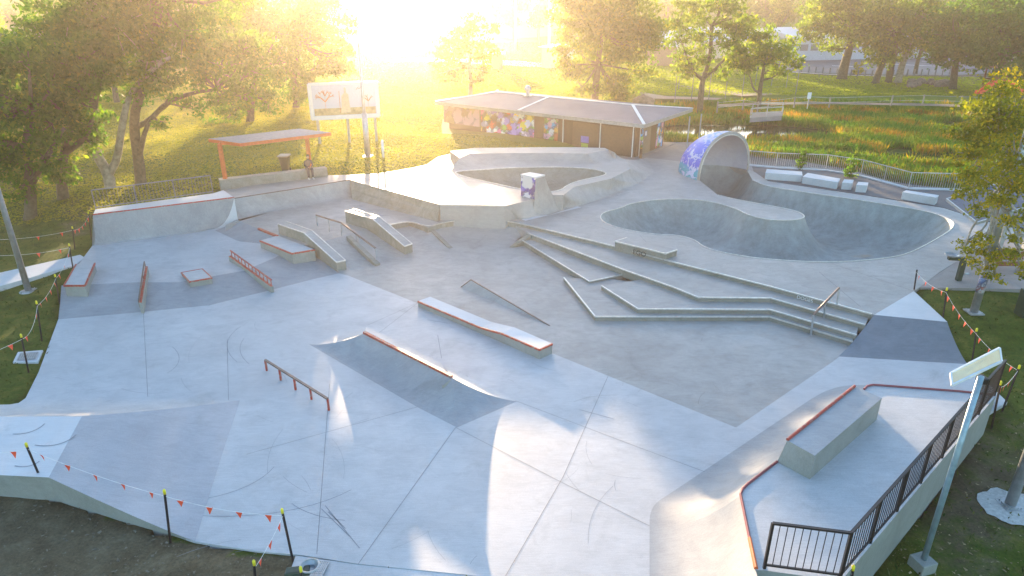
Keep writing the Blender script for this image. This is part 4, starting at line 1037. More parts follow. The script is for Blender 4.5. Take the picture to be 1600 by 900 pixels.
# out-of-focus distant belt: individual trees copied from a few prototypes
def proto_tree(seed_, h, leaf):
    random.seed(seed_); root = empty('distant_tree', (0,0,0), 'x x x x', 'tree')
    mb_ = MB(); mb_.tube([(0,0,-.5),(.2,0,h*.3),(0,.1,h*.6)], [.35,.28,.12], 6)
    for k in range(5):
        a = random.random()*6.28; mb_.tube([(0,0,h*.3),(math.cos(a)*h*.2, math.sin(a)*h*.2, h*.62)], [.16,.05], 5)
    mb_.build('trunk', BARK, root)
    bl = [((random.gauss(0, h*.13), random.gauss(0, h*.13), h*random.uniform(.38, .84)), h*random.uniform(.10,.2)) for _ in range(15)]
    C, A, B, V = leafcloud(bl, .42, 1.5)
    me = quads_mesh('crown', C, A, B, leaf, V); o = bpy.data.objects.new('crown', me); col.objects.link(o); o.parent = root
    return root
protos = [proto_tree(31, 13, LEAF2), proto_tree(32, 15, LEAF1), proto_tree(33, 11, LEAF2)]
random.seed(5)
far = []
for i in range(46):
    x = -150+i*7.2+random.uniform(-3,3); y = random.uniform(168, 200)
    if -46 < x < -12: continue
    far.append((x, y))
for x, y in ((-75,120),(-62,98),(-52,130),(-88,95),(-45,105),(-70,75),(-58,62),(-44,78),(-66,88),(-80,110),(-50,118),(-57,105),(-38,92),(-95,120),(62,150),(95,140),(78,165),(112,120),(88,118),(100,100)): far.append((x, y))
used = [False]*3
for i, (x, y) in enumerate(far):
    k = i % 3; r_ = protos[k] if not used[k] else copy_tree(protos[k]); used[k] = True
    s_ = random.uniform(.75, 1.15)
    r_.location = (x, y, tz(x, y)); r_.rotation_euler = (0,0,random.random()*6.28); r_.scale = (s_, s_, s_*random.uniform(.9,1.1))
    r_['label'] = ('hazy tree in the far belt behind the left gum trees' if x < -46 else 'hazy tree in the far belt above the toilet block' if x < 40 else 'hazy tree in the far belt beyond the car park') if y > 160 and i < len(far)-20 else ('hazy tree standing behind the left gum trees' if x < 0 else 'dark tree behind the car park gums on the right'); r_['group'] = ('far belt trees on the left' if x < -46 else 'far belt trees in the middle' if x < 40 else 'far belt trees on the right') if i < len(far)-20 else ('trees behind the left gums' if x < 0 else 'trees behind the car park')
    r_['category'] = 'tree'
# far-off wood on the hills
random.seed(9); bl = []
for i in range(420):
    x = random.uniform(-330, 330); y = random.uniform(235, 430)
    if abs(x+.15*y) < 22: continue
    r_ = random.uniform(4, 7.5); bl.append(((x, y, tz(x, y)+r_*.9), r_))
C, A, B, V = leafcloud(bl, 1.1, 1.3)
me = quads_mesh('distant_wood', C, A, B, LEAF2, V); o = bpy.data.objects.new('distant_wood', me); col.objects.link(o); o['kind'] = 'stuff'

# ------------------------------------------------------------ wetland reeds, shrubs, grass tufts
def blades(name, pts, h, wdt, mat, lean=.35, kind='stuff', var=None):
    n = len(pts); C = np.array(pts, float); hh = h*(.6+.8*rng.random(n))
    A = np.stack([rng.normal(size=n)*lean*hh, rng.normal(size=n)*lean*hh, hh], 1)*.5
    a = rng.random(n)*6.28; B = np.stack([np.cos(a), np.sin(a), np.zeros(n)], 1)*wdt*.5
    me = quads_mesh(name, C+A, A, B, mat, var); o = bpy.data.objects.new(name, me); col.objects.link(o)
    if kind: o['kind'] = kind
    return o
REED = leafmat('reed_blades', (.06,.17,.012), (.20,.24,.02), (.46,.22,.03), .5)
n = 90000; rx = rng.uniform(cxw-29, cxw+29, n); ry = rng.uniform(cyw-14.5, cyw+14.5, n)
rz = np.concatenate([tz_arr(rx[i:i+20000], ry[i:i+20000]) for i in range(0, n, 20000)])
patch = np.sin(rx*.55+np.sin(ry*.5)*1.7)+np.sin(ry*.9+rx*.23+2)+.5*np.sin(rx*1.7-ry*1.1)
keep = (rz > -.55) & (rz < .25) & (patch > -1.3) & (((rx-cxw)/29)**2+((ry-cyw)/14.5)**2 < 1)
rv = np.clip(.5+.32*np.sin(rx*.35+ry*.8+1)+.2*np.sin(rx*1.3)+.15*rng.normal(size=n), 0, 1)
blades('wetland_reeds', np.stack([rx, ry, rz], 1)[keep], .62, .15, REED, .35, var=rv[keep])
vp = PL([(1120,249),(1165,250),(1290,262),(1345,271),(1419,291),(1490,294),(1640,300),(1640,262),(1480,262),(1330,250),(1200,240),(1120,238)], .4)
n = 60000; rx = rng.uniform(12, 50, n); ry = rng.uniform(38, 60, n); k_ = inside_arr(rx, ry, vp); rx, ry = rx[k_], ry[k_]
sel = np.sin(rx*.8)+np.sin(ry*1.3+rx*.4) > -1.1; rx, ry = rx[sel], ry[sel]
blades('bank_reeds', np.stack([rx, ry, tz_arr(rx, ry)], 1), .6, .10, REED, .4, var=np.clip(.35+.3*np.sin(rx*.7+ry)+.2*rng.normal(size=len(rx)), 0, 1))
# rough grass on the verges near the camera
n = 30000; rx = rng.uniform(-30, 26, n); ry = rng.uniform(9, 45, n)
k_ = ~inpark(rx, ry); k_ &= ~inside_arr(rx, ry, mudp)
for pg in (PL([(1433,449),(1500,405),(1600,360),(1720,360),(1720,452)], .69), PL([(-60,441),(0,426),(125,398),(132,402),(118,414),(0,447),(-60,462)], .34), PL([(462,868),(1180,962),(1180,1100),(380,1100)], 0), PL([(1168,240),(1200,283),(1530,343),(1700,360),(1700,300),(1330,262)], .68)):
    k_ &= ~inside_arr(rx, ry, pg)
rx, ry = rx[k_], ry[k_]; rz = tz_arr(rx, ry)
TUFT = leafmat('grass_blades', (.022,.045,.008), (.05,.08,.014), (.12,.12,.04), .3)
blades('grass_tufts', np.stack([rx, ry, rz], 1), .08, .06, TUFT, .7)
n = 380000; rx = rng.uniform(-55, 16, n); ry = 36+60*rng.random(n)
k_ = ~inpark(rx, ry); k_ &= ~inside_arr(rx, ry, PL([(690,215),(960,252),(1100,252),(1110,200),(800,160),(690,190)], .8))
rx, ry = rx[k_], ry[k_]; rz = tz_arr(rx, ry)
LAWN = leafmat('lawn_blades', (.15,.165,.035), (.22,.22,.05), (.34,.27,.075), .55)  # blade colours raised to carry the glow of low sun on the lawn
FIELDL = leafmat('field_blades', (.15,.20,.02), (.24,.28,.03), (.34,.33,.04), .6)
blades('lawn_grass', np.stack([rx, ry, rz], 1), .06, .15, LAWN, .6, var=np.clip(.5+.28*np.sin(rx*.5+ry*.3)*np.sin(ry*.7-rx*.2)+.1*rng.normal(size=len(rx)), 0, 1))
n = 260000; ry = 84+96*rng.random(n)**1.2; rx = -70+rng.random(n)*(70+ry*.75)
k_ = ~inside_arr(rx, ry, PL([(1225,113),(1290,118),(1700,122),(1700,80),(1180,80)], .95)) & (tz_arr(rx, ry) > .8); rx, ry = rx[k_], ry[k_]
blades('field_grass', np.stack([rx, ry, tz_arr(rx, ry)], 1), .10, .28, FIELDL, .6, var=np.clip(.4+.25*np.sin(rx*.12+ry*.2)+.08*rng.normal(size=len(rx)), 0, 1))
# dirt clods, pebbles and dead leaves
mb = MB(); random.seed(3)
for k in range(1900):
    if k < 1000: px, py = random.uniform(-20, 470), random.uniform(765, 930)
    else: px, py = random.uniform(1330, 1620), random.uniform(560, 930)
    q = P(px, py, -.05)
    if inpark(np.array([q.x]), np.array([q.y]))[0]: continue
    q.z = tz(q.x, q.y)+.01; s_ = random.choice((.008,.01,.012,.018,.03)); 
    vs_ = [q+Vector((random.gauss(0,s_), random.gauss(0,s_), random.uniform(0,s_))) for _ in range(5)]
    mb.add(vs_, [(0,1,2),(0,2,3),(0,3,4),(1,2,4),(1,3,4)], 0 if k < 1000 else 1)
tag(mb.build('ground_litter', [plain('pale_clods', (.17,.15,.11), .9, var=.5), plain('dry_leaf_litter', (.30,.24,.13), .8, var=.5)]), kind='stuff')
def shrub(label, px, py, z, wpx, hpx, leaf, size=.1, group=None):
    b0 = P(px, py, z); k = (b0-Vector((0,0,CAMH))).length/FPX; root = empty('shrub', b0, label, 'shrub', group)
    w_, h_ = wpx*k, hpx*k; mb_ = MB()
    for j in range(6): mb_.tube([b0, b0+Vector((random.gauss(0,w_*.2), random.gauss(0,w_*.2), h_*.8))], [.02,.008], 4)
    mb_.build('stem', BARK, root)
    bl = [((b0.x+random.gauss(0,w_*.15), b0.y+random.gauss(0,w_*.15), b0.z+h_*f), w_*.32*(1.1-f*.5)) for f in (.15,.3,.45,.6,.75,.9)]
    C, A, B, V = leafcloud(bl, size, 1.6)
    me = quads_mesh('foliage', C-np.array(b0), A, B, leaf, V); o = bpy.data.objects.new('foliage', me); col.objects.link(o); o.parent = root
shrub('narrow young shrub behind the longest concrete seat', 1251, 266, .6, 22, 38, LEAF1)
shrub('leafy young shrub behind the two small seat cubes', 1328, 278, .6, 26, 34, LEAF1)
shrub('round yellowish bush at the edge of the distant car park', 1341, 116, .95, 17, 16, LEAF3, .25)

# ------------------------------------------------------------ toilet block
BZ = .69
cA, cL, cR = P(990,246,BZ), P(703,206,BZ), P(1066,233,BZ)
ux = (cL-cA); LW = ux.length; ux.normalize(); vy = Vector((-ux.y, ux.x, 0)); 
if vy.y < 0: vy = -vy
DW = abs((cR-cA).dot(vy)); DW = max(DW, 5.2)
bd_ = empty('toilet_block', cA, 'long low brown building with painted walls and grey hipped roof', 'building')
WH = 2.45
Bp = lambda u, v, z=0: cA+ux*u+vy*v+Vector((0,0,z))
yaw = math.atan2(ux.y, ux.x)
def wall(mb_, u0, v0, u1, v1, z0, z1, th=.15, mi=0):
    a, b_ = Bp(u0, v0, (z0+z1)/2), Bp(u1, v1, (z0+z1)/2); mb_.bar(a, b_, th, z1-z0, mi)
mb = MB(); wall(mb, 0, 0, LW, 0, 0, WH); wall(mb, 0, .08, 0, DW, 0, WH); wall(mb, 0, DW, LW, DW, 0, WH); wall(mb, LW, .08, LW, DW, 0, WH)
mb.build('wall', BROWNW, bd_)
OV = 1.1; e0, e1, f0, f1 = -OV, LW+.7, -OV*.9, DW+3.0; print('DW', DW, LW)
rz0 = WH+.25; pitch = .55
rid = [Bp(e0+3.2, (f0+f1)/2, rz0+pitch), Bp(e1-3.2, (f0+f1)/2, rz0+pitch)]
cn = [Bp(e0, f0, rz0), Bp(e1, f0, rz0), Bp(e1, f1, rz0), Bp(e0, f1, rz0)]
rmat, t, b = nodes('ribbed_roof'); g = geo(t); wv = t.nodes.new('ShaderNodeTexWave'); wv.inputs['Scale'].default_value = 2.2; wv.bands_direction = 'X'
t.links.new(mapped(t, g, (1,1,1), -yaw), wv.inputs['Vector'])
t.links.new(ramp(t, noise(t, .4, 4, .6, g), [(.3, (.13,.135,.16)), (.7, (.19,.20,.235))]), b.inputs['Base Color']); b.inputs['Roughness'].default_value = .62; b.inputs['Metallic'].default_value = 0
bump(t, b, wv.outputs[0], .5, .03)
mb = MB(); mb.add(cn+rid, [(0,1,5,4),(2,3,4,5),(3,0,4),(1,2,5)]); roof = mb.build('roof', rmat, bd_, recalc=False)
mb = MB()
for a, b_ in zip(cn, cn[1:]+cn[:1]): mb.bar(a+Vector((0,0,-.14)), b_+Vector((0,0,-.14)), .06, .26)
mb.add([q+Vector((0,0,-.27)) for q in cn], [(3,2,1,0)], 0)
mb.build('fascia', STEEL, bd_)
mb = MB()
for a, b_ in ((rid[0], rid[1]), (cn[0], rid[0]), (cn[3], rid[0]), (cn[1], rid[1]), (cn[2], rid[1])): mb.bar(a+Vector((0,0,.03)), b_+Vector((0,0,.03)), .22, .05)
mb.bar(Bp(LW*.55, f0, rz0+.04), Bp(LW*.55, (f0+f1)/2, rz0+pitch+.04), .2, .04)
mb.build('ridge_cap', WHITE, bd_)
mb = MB(); vb = Bp(LW*.66, (f0+f1)/2-.3, rz0+pitch-.1); mb.tube([vb, vb+Vector((0,0,.6))], .17, 10); mb.tube([vb+Vector((0,0,.55)), vb+Vector((0,0,.7)), vb+Vector((0,0,.95))], [.3,.3,.14], 10); mb.box(vb+Vector((0,0,.1)), (.7,.7,.12), yaw)
mb.build('roof_vent', STEEL, bd_)
def panel(name, u0, u1, z0, z1, m, off=.085):
    q = [Bp(u0, -off, z0), Bp(u1, -off, z0), Bp(u1, -off, z1), Bp(u0, -off, z1)]; mb_ = MB()
    mb_.bar((q[0]+q[3])/2, (q[1]+q[2])/2, .012, z1-z0); return mb_.build(name, m, bd_)
fx = lambda px, py=215: (lambda p: (p-cA).dot(ux))(Bp(0,0)+ux*0) if False else None
def u_at(px):
    # distance along the long wall at picture column px
    r = ray(px, 450); A_ = np.array([[ux.x, -r.x], [ux.y, -r.y]]); s_ = np.linalg.solve(A_, np.array([-cA.x, -cA.y])); return float(s_[0])
MUR1 = graffiti('wall_mural', [(.72,.68,.85),(.85,.84,.80),(.62,.07,.03),(.85,.62,.04),(.18,.45,.06),(.80,.22,.45),(.35,.25,.70),(.10,.05,.03)], (.09,.05,.03), 1.9, .24, 2)
MUR2 = graffiti('panel_mural', [(.45,.08,.03),(.70,.70,.72),(.20,.36,.08),(.10,.40,.75),(.60,.30,.05),(.65,.35,.45)], (.09,.05,.03), 2.4, .40, 9)
panel('mural', u_at(757), u_at(832), .05, 2.3, MUR1)
panel('mural', u_at(705), u_at(755), .8, 2.3, graffiti('pink_mural', [(.45,.22,.30),(.40,.38,.10),(.50,.30,.35),(.3,.2,.1)], (.12,.06,.04), 1.0, .4, 4))
panel('mural', u_at(846), u_at(866), .05, 2.2, MUR2)
DOORM = plain('door_brown', (.12,.075,.05), .5)
for a_, b_ in ((887,924),(928,972)): panel('roller_door', u_at(a_), u_at(b_), .03, 2.15, DOORM)
panel('mural', u_at(984), u_at(988), .05, 2.2, MUR2, .09)
# a plain round toadstool pair and purple flower shape stand in for the wall character
mb = MB(); uu = u_at(905); c0 = Bp(uu, -.115, .9)
mb.bar(c0+ux*.35+Vector((0,0,.0)), c0-ux*.35+Vector((0,0,0)), .01, .5); mb.build('mural', plain('purple_paint', (.28,.20,.55), .5), bd_)
mb = MB(); mb.bar(Bp(uu+.3,-.115,.45), Bp(uu-.3,-.115,.45), .01, .28); mb.build('mural', plain('lime_paint', (.35,.45,.06), .5), bd_)
for px in (874, 927, 974, 1001): mb = MB(); mb.tube([Bp(u_at(px) if px < 990 else -.2, -.16 if px < 990 else .5, 0), Bp(u_at(px) if px < 990 else -.2, -.16 if px < 990 else .5, WH+.05)], .045, 8); mb.build('downpipe', WHITE, bd_)
for px, py in ((1073,231),(1091,226)): q = P(px, py, BZ); mb = MB(); mb.tube([q, q+Vector((0,0,WH+.02))], .055, 8); mb.build('veranda_post', STEEL, bd_)
def sidepanel(name, v0, v1, z0, z1, m, off=.085):
    mb_ = MB(); mb_.bar(Bp(-off, v0, (z0+z1)/2), Bp(-off, v1, (z0+z1)/2), .012, z1-z0); return mb_.build(name, m, bd_)
GDOOR = plain('grey_green_door', (.14,.13,.09), .5)
gd = sidepanel('door', .7, 2.6, .03, 2.15, GDOOR); sidepanel('mural', 3.7, 4.9, .05, 2.2, MUR2)
sg = sidepanel('door_sign', 1.45, 1.85, 1.35, 1.75, plain('blue_sign', (.05,.15,.45), .4), .10); pgm = sidepanel('pictogram', 1.55, 1.75, 1.40, 1.70, WHITE, .112); sg.parent = gd; pgm.parent = gd
sheet('building_apron', [Bp(-.5,-1.2,.02), Bp(LW+1.5,-1.2,.02), Bp(LW+1.5, DW+1.5,.02), Bp(-.5, DW+1.5,.02)], PAVE, 0)

# ------------------------------------------------------------ shelter, bench, bin, person
bw = empty('bench_wall', P(428,285,T), 'long low concrete bench wall under the orange shelter', 'bench')
bt_ = PL([(343,281.5),(511,262.5)], T+.52); dv = (bt_[1]-bt_[0]).normalized(); bv_ = Vector((-dv.y, dv.x, 0))*.55
mb = MB(); mb.prism([bt_[0], bt_[1], bt_[1]+bv_, bt_[0]+bv_], T-.5); mb.build('block', [OLDW], bw, bevel=.015)
sh = empty('shelter', P(428,280,T), 'open sided shelter with orange posts and thin flat roof', 'shelter')
s0, s1 = bt_[0].lerp(bt_[1], .055)+bv_*.4, bt_[0].lerp(bt_[1], .845)+bv_*.4
rzS = Q(339,225,s0.y).z
for q in (s0, s1):
    mb = MB(); mb.bar(q, Vector((q.x, q.y, rzS)), .2, .2, up=(1,0,0)); mb.build('post', ORANGE, sh)
n1_, n2_ = P(376,228,rzS), P(517,211,rzS); f1_, f2_ = P(327,221,rzS), P(462,206,rzS)
f2_ = f1_+(n2_-n1_)
mb = MB(); rc = [n1_, n2_, f2_, f1_]; 
mb.prism([q+Vector((0,0,.16)) for q in rc], rzS+.10, cap=True); mb.build('roof', plain('pale_roof', (.24,.245,.27), .7, 0), sh)
mb = MB(); [mb.bar(a+Vector((0,0,.06)), b_+Vector((0,0,.06)), .08, .18) for a, b_ in zip(rc, rc[1:]+rc[:1])]
mid0, mid1 = (s0+Vector((0,0,0))), s1
mb.bar(Vector((s0.x, s0.y, rzS+.02)), Vector((s1.x, s1.y, rzS+.02)), .14, .16); mb.build('beam', ORANGE, sh)
# wheelie bin
bb0 = P(447,268,T); rt = empty('wheelie_bin', bb0, 'dark wheelie bin with pale lid behind the bench wall', 'bin')
mb = MB(); fr_ = [(-.22,-.25),(.22,-.25),(.22,.25),(-.22,.25)]
lo_ = [bb0+Vector((x*.85, y*.85, .06)) for x, y in fr_]; hi_ = [bb0+Vector((x*1.25, y*1.25, .98)) for x, y in fr_]
mb.add(lo_+hi_, [(3,2,1,0),(4,5,6,7),(0,1,5,4),(1,2,6,5),(2,3,7,6),(3,0,4,7)]); mb.build('body', DGREEN, rt, bevel=.02)
mb = MB(); mb.box(bb0+Vector((0,0,1.03)), (.66,.74,.08)); lid_ = mb.build('lid', plain('faded_lid', (.35,.33,.28), .5), rt, bevel=.02)
for sx in (-.2,.2): mb = MB(); mb.tube([bb0+Vector((sx,.27,.1)), bb0+Vector((sx+.05,.27,.1))], .1, 12); mb.build('wheel', BLACK, rt)
mb = MB(); mb.tube([bb0+Vector((-.2,.38,.98)), bb0+Vector((.2,.38,.98))], .02, 6); mb.build('handle', BLACK, lid_)

def skin_figure(name, joints, edges, mat, parent, root=0, sub=2):
    me = bpy.data.meshes.new(name); me.from_pydata([j[0] for j in joints], edges, []); o = bpy.data.objects.new(name, me); col.objects.link(o)
    sk = o.modifiers.new('skin', 'SKIN'); sk.use_smooth_shade = True
    for i, j in enumerate(joints):
        v = me.skin_vertices[0].data[i]; v.radius = (j[1], j[1]) if np.ndim(j[1]) == 0 else j[1]; v.use_root = i == root
    ss = o.modifiers.new('sub', 'SUBSURF'); ss.levels = sub; ss.render_levels = sub
    me.materials.append(mat); o.parent = parent; return o
SK = plain('skin', (.42,.24,.17), .5, var=.05); CL = plain('dark_grey_top', (.06,.055,.07), .85); JN = plain('dark_jeans', (.05,.055,.08), .85)
sp0 = bt_[0].lerp(bt_[1], .865)+bv_*.1; seat = Vector((sp0.x, sp0.y-.02, T+.52))
pr = empty('person', Vector((seat.x, seat.y-.5, T)), 'person in dark clothes sitting on the bench wall beside the right post', 'person')
pr.rotation_euler = (0,0,math.atan2(dv.y, dv.x))
# local frame: y<0 is in front (knees), seat edge at y=.5
J = [((0,.62,.62),(.17,.13)), ((0,.60,.85),(.15,.11)), ((0,.52,1.06),(.17,.11)), ((0,.48,1.15),.06), ((0,.44,1.22),.055),
     ((-.10,.60,.60),.10), ((-.12,.18,.60),.075), ((-.13,.16,.10),.05), ((.10,.60,.60),.10), ((.12,.18,.60),.075), ((.14,.22,.10),.05),
     ((-.19,.50,1.05),.06), ((-.24,.42,.80),.048), ((-.08,.22,.74),.036), ((.19,.50,1.05),.06), ((.24,.42,.80),.048), ((.08,.22,.72),.036), ((0,.40,1.32),(.08,.10)), ((0,.39,1.40),(.075,.09))]
Ed = [(0,1),(1,2),(2,3),(3,4),(4,17),(17,18),(0,5),(5,6),(6,7),(0,8),(8,9),(9,10),(2,11),(11,12),(12,13),(2,14),(14,15),(15,16)]
body = skin_figure('body', J, Ed, CL, pr)
def local_mb(fn, name, mat, smooth=True):
    mb_ = MB(); fn(mb_); base = pr.location.copy(); mb_.v = [tuple(Vector(v)+base) for v in mb_.v]; o = mb_.build(name, mat, pr, smooth=smooth); return o
def ball(mb_, c, r, n=10):
    c = Vector(c); r = r if isinstance(r, tuple) else (r,r,r)
    pts = []
    for i in range(n+1):
        for j in range(n): a = math.pi*i/n; b_ = 2*math.pi*j/n; pts.append(c+Vector((r[0]*math.sin(a)*math.cos(b_), r[1]*math.sin(a)*math.sin(b_), r[2]*math.cos(a))))
    mb_.add(pts, [(i*n+j, (i+1)*n+j, (i+1)*n+(j+1)%n, i*n+(j+1)%n) for i in range(n) for j in range(n)])
def face(m_):
    ball(m_, (0,.37,1.33), (.075,.085,.11)); ball(m_, (0,.275,1.32), (.014,.02,.02), 6)
    for s_ in (-1,1): ball(m_, (s_*.078,.38,1.33), (.012,.02,.03), 6)
local_mb(face, 'face', SK)
local_mb(lambda m_: ball(m_, (0,.41,1.38), (.095,.105,.11)), 'hair', plain('dark_hair', (.03,.02,.015), .7))
for s_ in (-1, 1):
    def hand(m_, s_=s_):
        m_.tube([(s_*.08,.22,.735),(s_*.05,.16,.72)], [.03,.034], 6)
        for k in range(4): m_.tube([(s_*.05+(k-1.5)*.017,.15,.72),(s_*.045+(k-1.5)*.017,.11,.705),(s_*.04+(k-1.5)*.016,.10,.68)], .009, 5)
        m_.tube([(s_*.04,.19,.73),(s_*.005,.16,.74)], .01, 5)
    local_mb(hand, 'hand', SK)
    local_mb(lambda m_, s_=s_: (m_.tube([(s_*.11,.60,.60),(s_*.125,.17,.60),(s_*.135,.18,.12)], [.105,.085,.06], 8)), 'trouser_leg', JN)
    local_mb(lambda m_, s_=s_: (m_.tube([(s_*.135,.24,.05),(s_*.14,.04,.04),(s_*.14,-.02,.035)], [.05,.045,.03], 8)), 'shoe', WHITE)

# ------------------------------------------------------------ billboard
YB = P(494,229,1.3).y
bbd = empty('mural_billboard', Vector((Q(536,160,YB).x, YB, 1.4)), 'white framed billboard with a painted tree and robed figure on the lawn', 'billboard')
tl_, tr_, br_, bl2 = Q(481,132,YB), Q(589,127,YB+1.5), Q(591,181,YB+1.5), Q(486,187.5,YB)
zt = (tl_.z+tr_.z)/2; zb_ = (br_.z+bl2.z)/2
dB = Vector((tr_.x-tl_.x, tr_.y-tl_.y, 0)); WB = dB.length; dB.normalize(); nB = Vector((dB.y, -dB.x, 0))
O = Vector((tl_.x, tl_.y, zb_)); HB = zt-zb_
bp = lambda u, v, o_=0: O+dB*u*WB+Vector((0,0,v*HB))+nB*o_
SKYP = plain('painted_sky', (.50,.55,.66), .6, var=.05); RP = plain('painted_ochre', (.42,.16,.07), .7); OP = plain('painted_cream', (.62,.50,.33), .7); GP = plain('painted_ground', (.40,.32,.16), .7, var=.4, scale=3)
mb = MB(); mb.bar(bp(0,.5), bp(1,.5), .06, HB); mb.build('board', WHITE, bbd)
mb = MB(); mb.bar(bp(.04,.52,.04), bp(.96,.52,.04), .01, HB*.86); mb.build('painted_panel', SKYP, bbd)
mb = MB(); mb.bar(bp(.05,.2,.05), bp(.95,.2,.05), .01, HB*.2); mb.build('painted_ground_band', GP, bbd)
def branchy(m_, u0, v0, L, a, d):
    u1, v1 = u0+L*math.cos(a)*HB/WB, v0+L*math.sin(a)
    m_.bar(bp(u0,v0,.058), bp(u1,v1,.058), .006, .012*HB*(d+1), up=(0,0,1))
    if d > 0:
        for da in (-.6, .1, .65): branchy(m_, u1, v1, L*.66, a+da+random.uniform(-.15,.15), d-1)
random.seed(21)
mb = MB(); branchy(mb, .22, .25, .24, 1.57, 3); mb.build('painted_tree', RP, bbd)
mb = MB(); branchy(mb, .85, .28, .18, 1.6, 2); mb.build('painted_tree', RP, bbd)
mb = MB()
sil = [(.44,.16),(.58,.16),(.565,.5),(.56,.68),(.53,.72),(.53,.84),(.515,.88),(.50,.84),(.50,.72),(.46,.64),(.45,.4)]
mb.add([bp(u, v, .064) for u, v in sil], [tuple(range(len(sil)))]); mb.build('painted_figure', OP, bbd)
mb = MB(); mb.bar(bp(.425,.16,.066), bp(.43,.78,.066), .006, .04, up=(1,0,0)); [mb.bar(bp(.68+.03*k,.8+.02*k,.066), bp(.72+.03*k,.88-.03*k,.066), .006, .03) for k in range(2)]; mb.build('painted_staff', RP, bbd)
mb = MB(); [mb.bar(a, b_, .1, .14) for a, b_ in ((bp(0,0),bp(1,0)),(bp(0,1),bp(1,1)))]; [mb.bar(a, b_, .1, .14, up=(1,0,0)) for a, b_ in ((bp(0,0),bp(0,1)),(bp(1,0),bp(1,1)))]; mb.build('frame', WHITE, bbd)
for u in (.08,.52,.93):
    q = bp(u, 0, -.1); mb = MB(); mb.bar(Vector((q.x, q.y, tz(q.x, q.y)-.1)), bp(u, .98, -.1), .17, .17, up=(1,0,0)); mb.build('post', STEEL, bbd)

# ------------------------------------------------------------ poles, lamps and signs
def pole(name, label, base, z, top_px, r0, r1, mat, cat='pole', height=None, extra=None, plate=True):
    b0 = P(base[0], base[1], z); b0.z = tz(b0.x, b0.y)
    h = height if height else Q(top_px[0], top_px[1], b0.y).z-b0.z
    root = empty(name, b0, label, cat)
    mb_ = MB(); mb_.tube([b0-Vector((0,0,.1)), b0+Vector((0,0,h))], [r0, r1], 14); mb_.build('pole', mat, root, smooth=True)
    if plate:
        mb_ = MB(); mb_.box(b0+Vector((0,0,.04)), (r0*3.6, r0*3.6, .05))
        bpl = mb_.build('base_plate', STEEL, root)
        for sx in (-1,1):
            for sy in (-1,1): mb_ = MB(); mb_.tube([b0+Vector((sx*r0*1.3, sy*r0*1.3, .05)), b0+Vector((sx*r0*1.3, sy*r0*1.3, .12))], .018, 6); mb_.build('bolt', STEEL, bpl)
    return root, b0, h
r_, b0, h = pole('light_pole', 'tall grey tapered light pole at the far left edge', (45,456), .1, None, .13, .07, STEEL, 'lamp post', 11)
mb = MB(); mb.bar(b0+Vector((-.5,0,10.9)), b0+Vector((.5,0,10.9)), .08, .08); mb.build('cross_arm', STEEL, r_)
for sx in (-.45,.45): mb = MB(); mb.box(b0+Vector((sx,-.15,10.75)), (.4,.35,.12)); mb.build('lamp_head', DARK, r_)
mb = MB(); mb.tube([b0+Vector((0,0,-.02)), b0+Vector((0,0,.02))], .35, 12); mb.build('footing', PALE, r_)
r_, b0, h = pole('light_pole', 'tall slender pale pole on the lawn in front of the billboard', (575,247), 1.4, (562,66), .17, .06, STEEL, 'lamp post')
mb = MB(); mb.tube([b0, b0+Vector((0,0,3.0))], [.2,.19], 12); mb.build('pole_sleeve', STEEL, r_, smooth=True)
r_, b0, h = pole('light_pole', 'graffitied light pole standing in the grass right of the pale triangle', (1521,489), .5, None, .15, .09, STEEL, 'lamp post', 10)
mb = MB(); mb.tube([b0+Vector((0,0,.9)), b0+Vector((0,0,2.1))], [.151,.148], 14); mb.build('sticker_band', graffiti('pole_stickers', [(.15,.25,.5),(.6,.6,.65),(.45,.5,.6),(.5,.2,.2)], (.42,.44,.45), 5, .42, 7), r_, smooth=True)
r_, b0, h = pole('light_pole', 'thick galvanised pole in a spill of pale sand at the lower right edge', (1577,792), -.2, None, .13, .085, STEEL, 'lamp post', 9)
mb = MB(); mb.tube([b0, b0+Vector((0,0,.12))], .2, 12); mb.build('footing', STEEL, r_)
random.seed(4); mb = MB(); ring = [b0+Vector(((.75+.18*random.random())*math.cos(a)+.1, (.62+.16*random.random())*math.sin(a)-.05, .035)) for a in np.linspace(0, 6.28, 30)[:-1]]
ctr = b0+Vector((.05,0,.07)); mb.add([ctr]+ring, [(0, 1+i, 1+(i+1) % 29) for i in range(29)])
tag(mb.build('sand_patch', plain('pale_sand', (.50,.49,.46), .9, var=.2, scale=12, bs=.4)), kind='stuff')
# solar light
sb0 = P(1440,885,-.2); sb0.z = tz(sb0.x, sb0.y)
so_ = empty('solar_light', sb0, 'solar powered light with tilted pale panel on a blue grey pole', 'lamp post')
tpz = Q(1512,598,sb0.y).z
mb = MB(); mb.tube([sb0+Vector((0,0,.2)), Vector((sb0.x, sb0.y, tpz+.15))], [.065,.06], 12); mb.build('pole', plain('blue_grey_steel', (.25,.36,.42), .4, .3), so_, smooth=True)
mb = MB(); mb.box(sb0+Vector((0,0,.1)), (.42,.42,.36), .3); mb.build('footing', NEWW, so_, bevel=.02)
pc_ = [Q(1485,584,sb0.y+.05), Q(1561,545,sb0.y+.65), Q(1564,566,sb0.y+.45), Q(1487,603,sb0.y-.25)]
cc = sum(pc_, Vector())/4
un = (pc_[1]-pc_[0]).cross(pc_[3]-pc_[0]).normalized()
if un.z < 0: un = -un
cell, t, b = nodes('solar_cells'); g = geo(t)
t.links.new(ramp(t, noise(t, 3, 3, .5, g), [(.3, (.86,.62,.38)), (.7, (.92,.72,.47))]), b.inputs['Base Color']); b.inputs['Roughness'].default_value = .9; b.inputs['Specular IOR Level'].default_value = .1
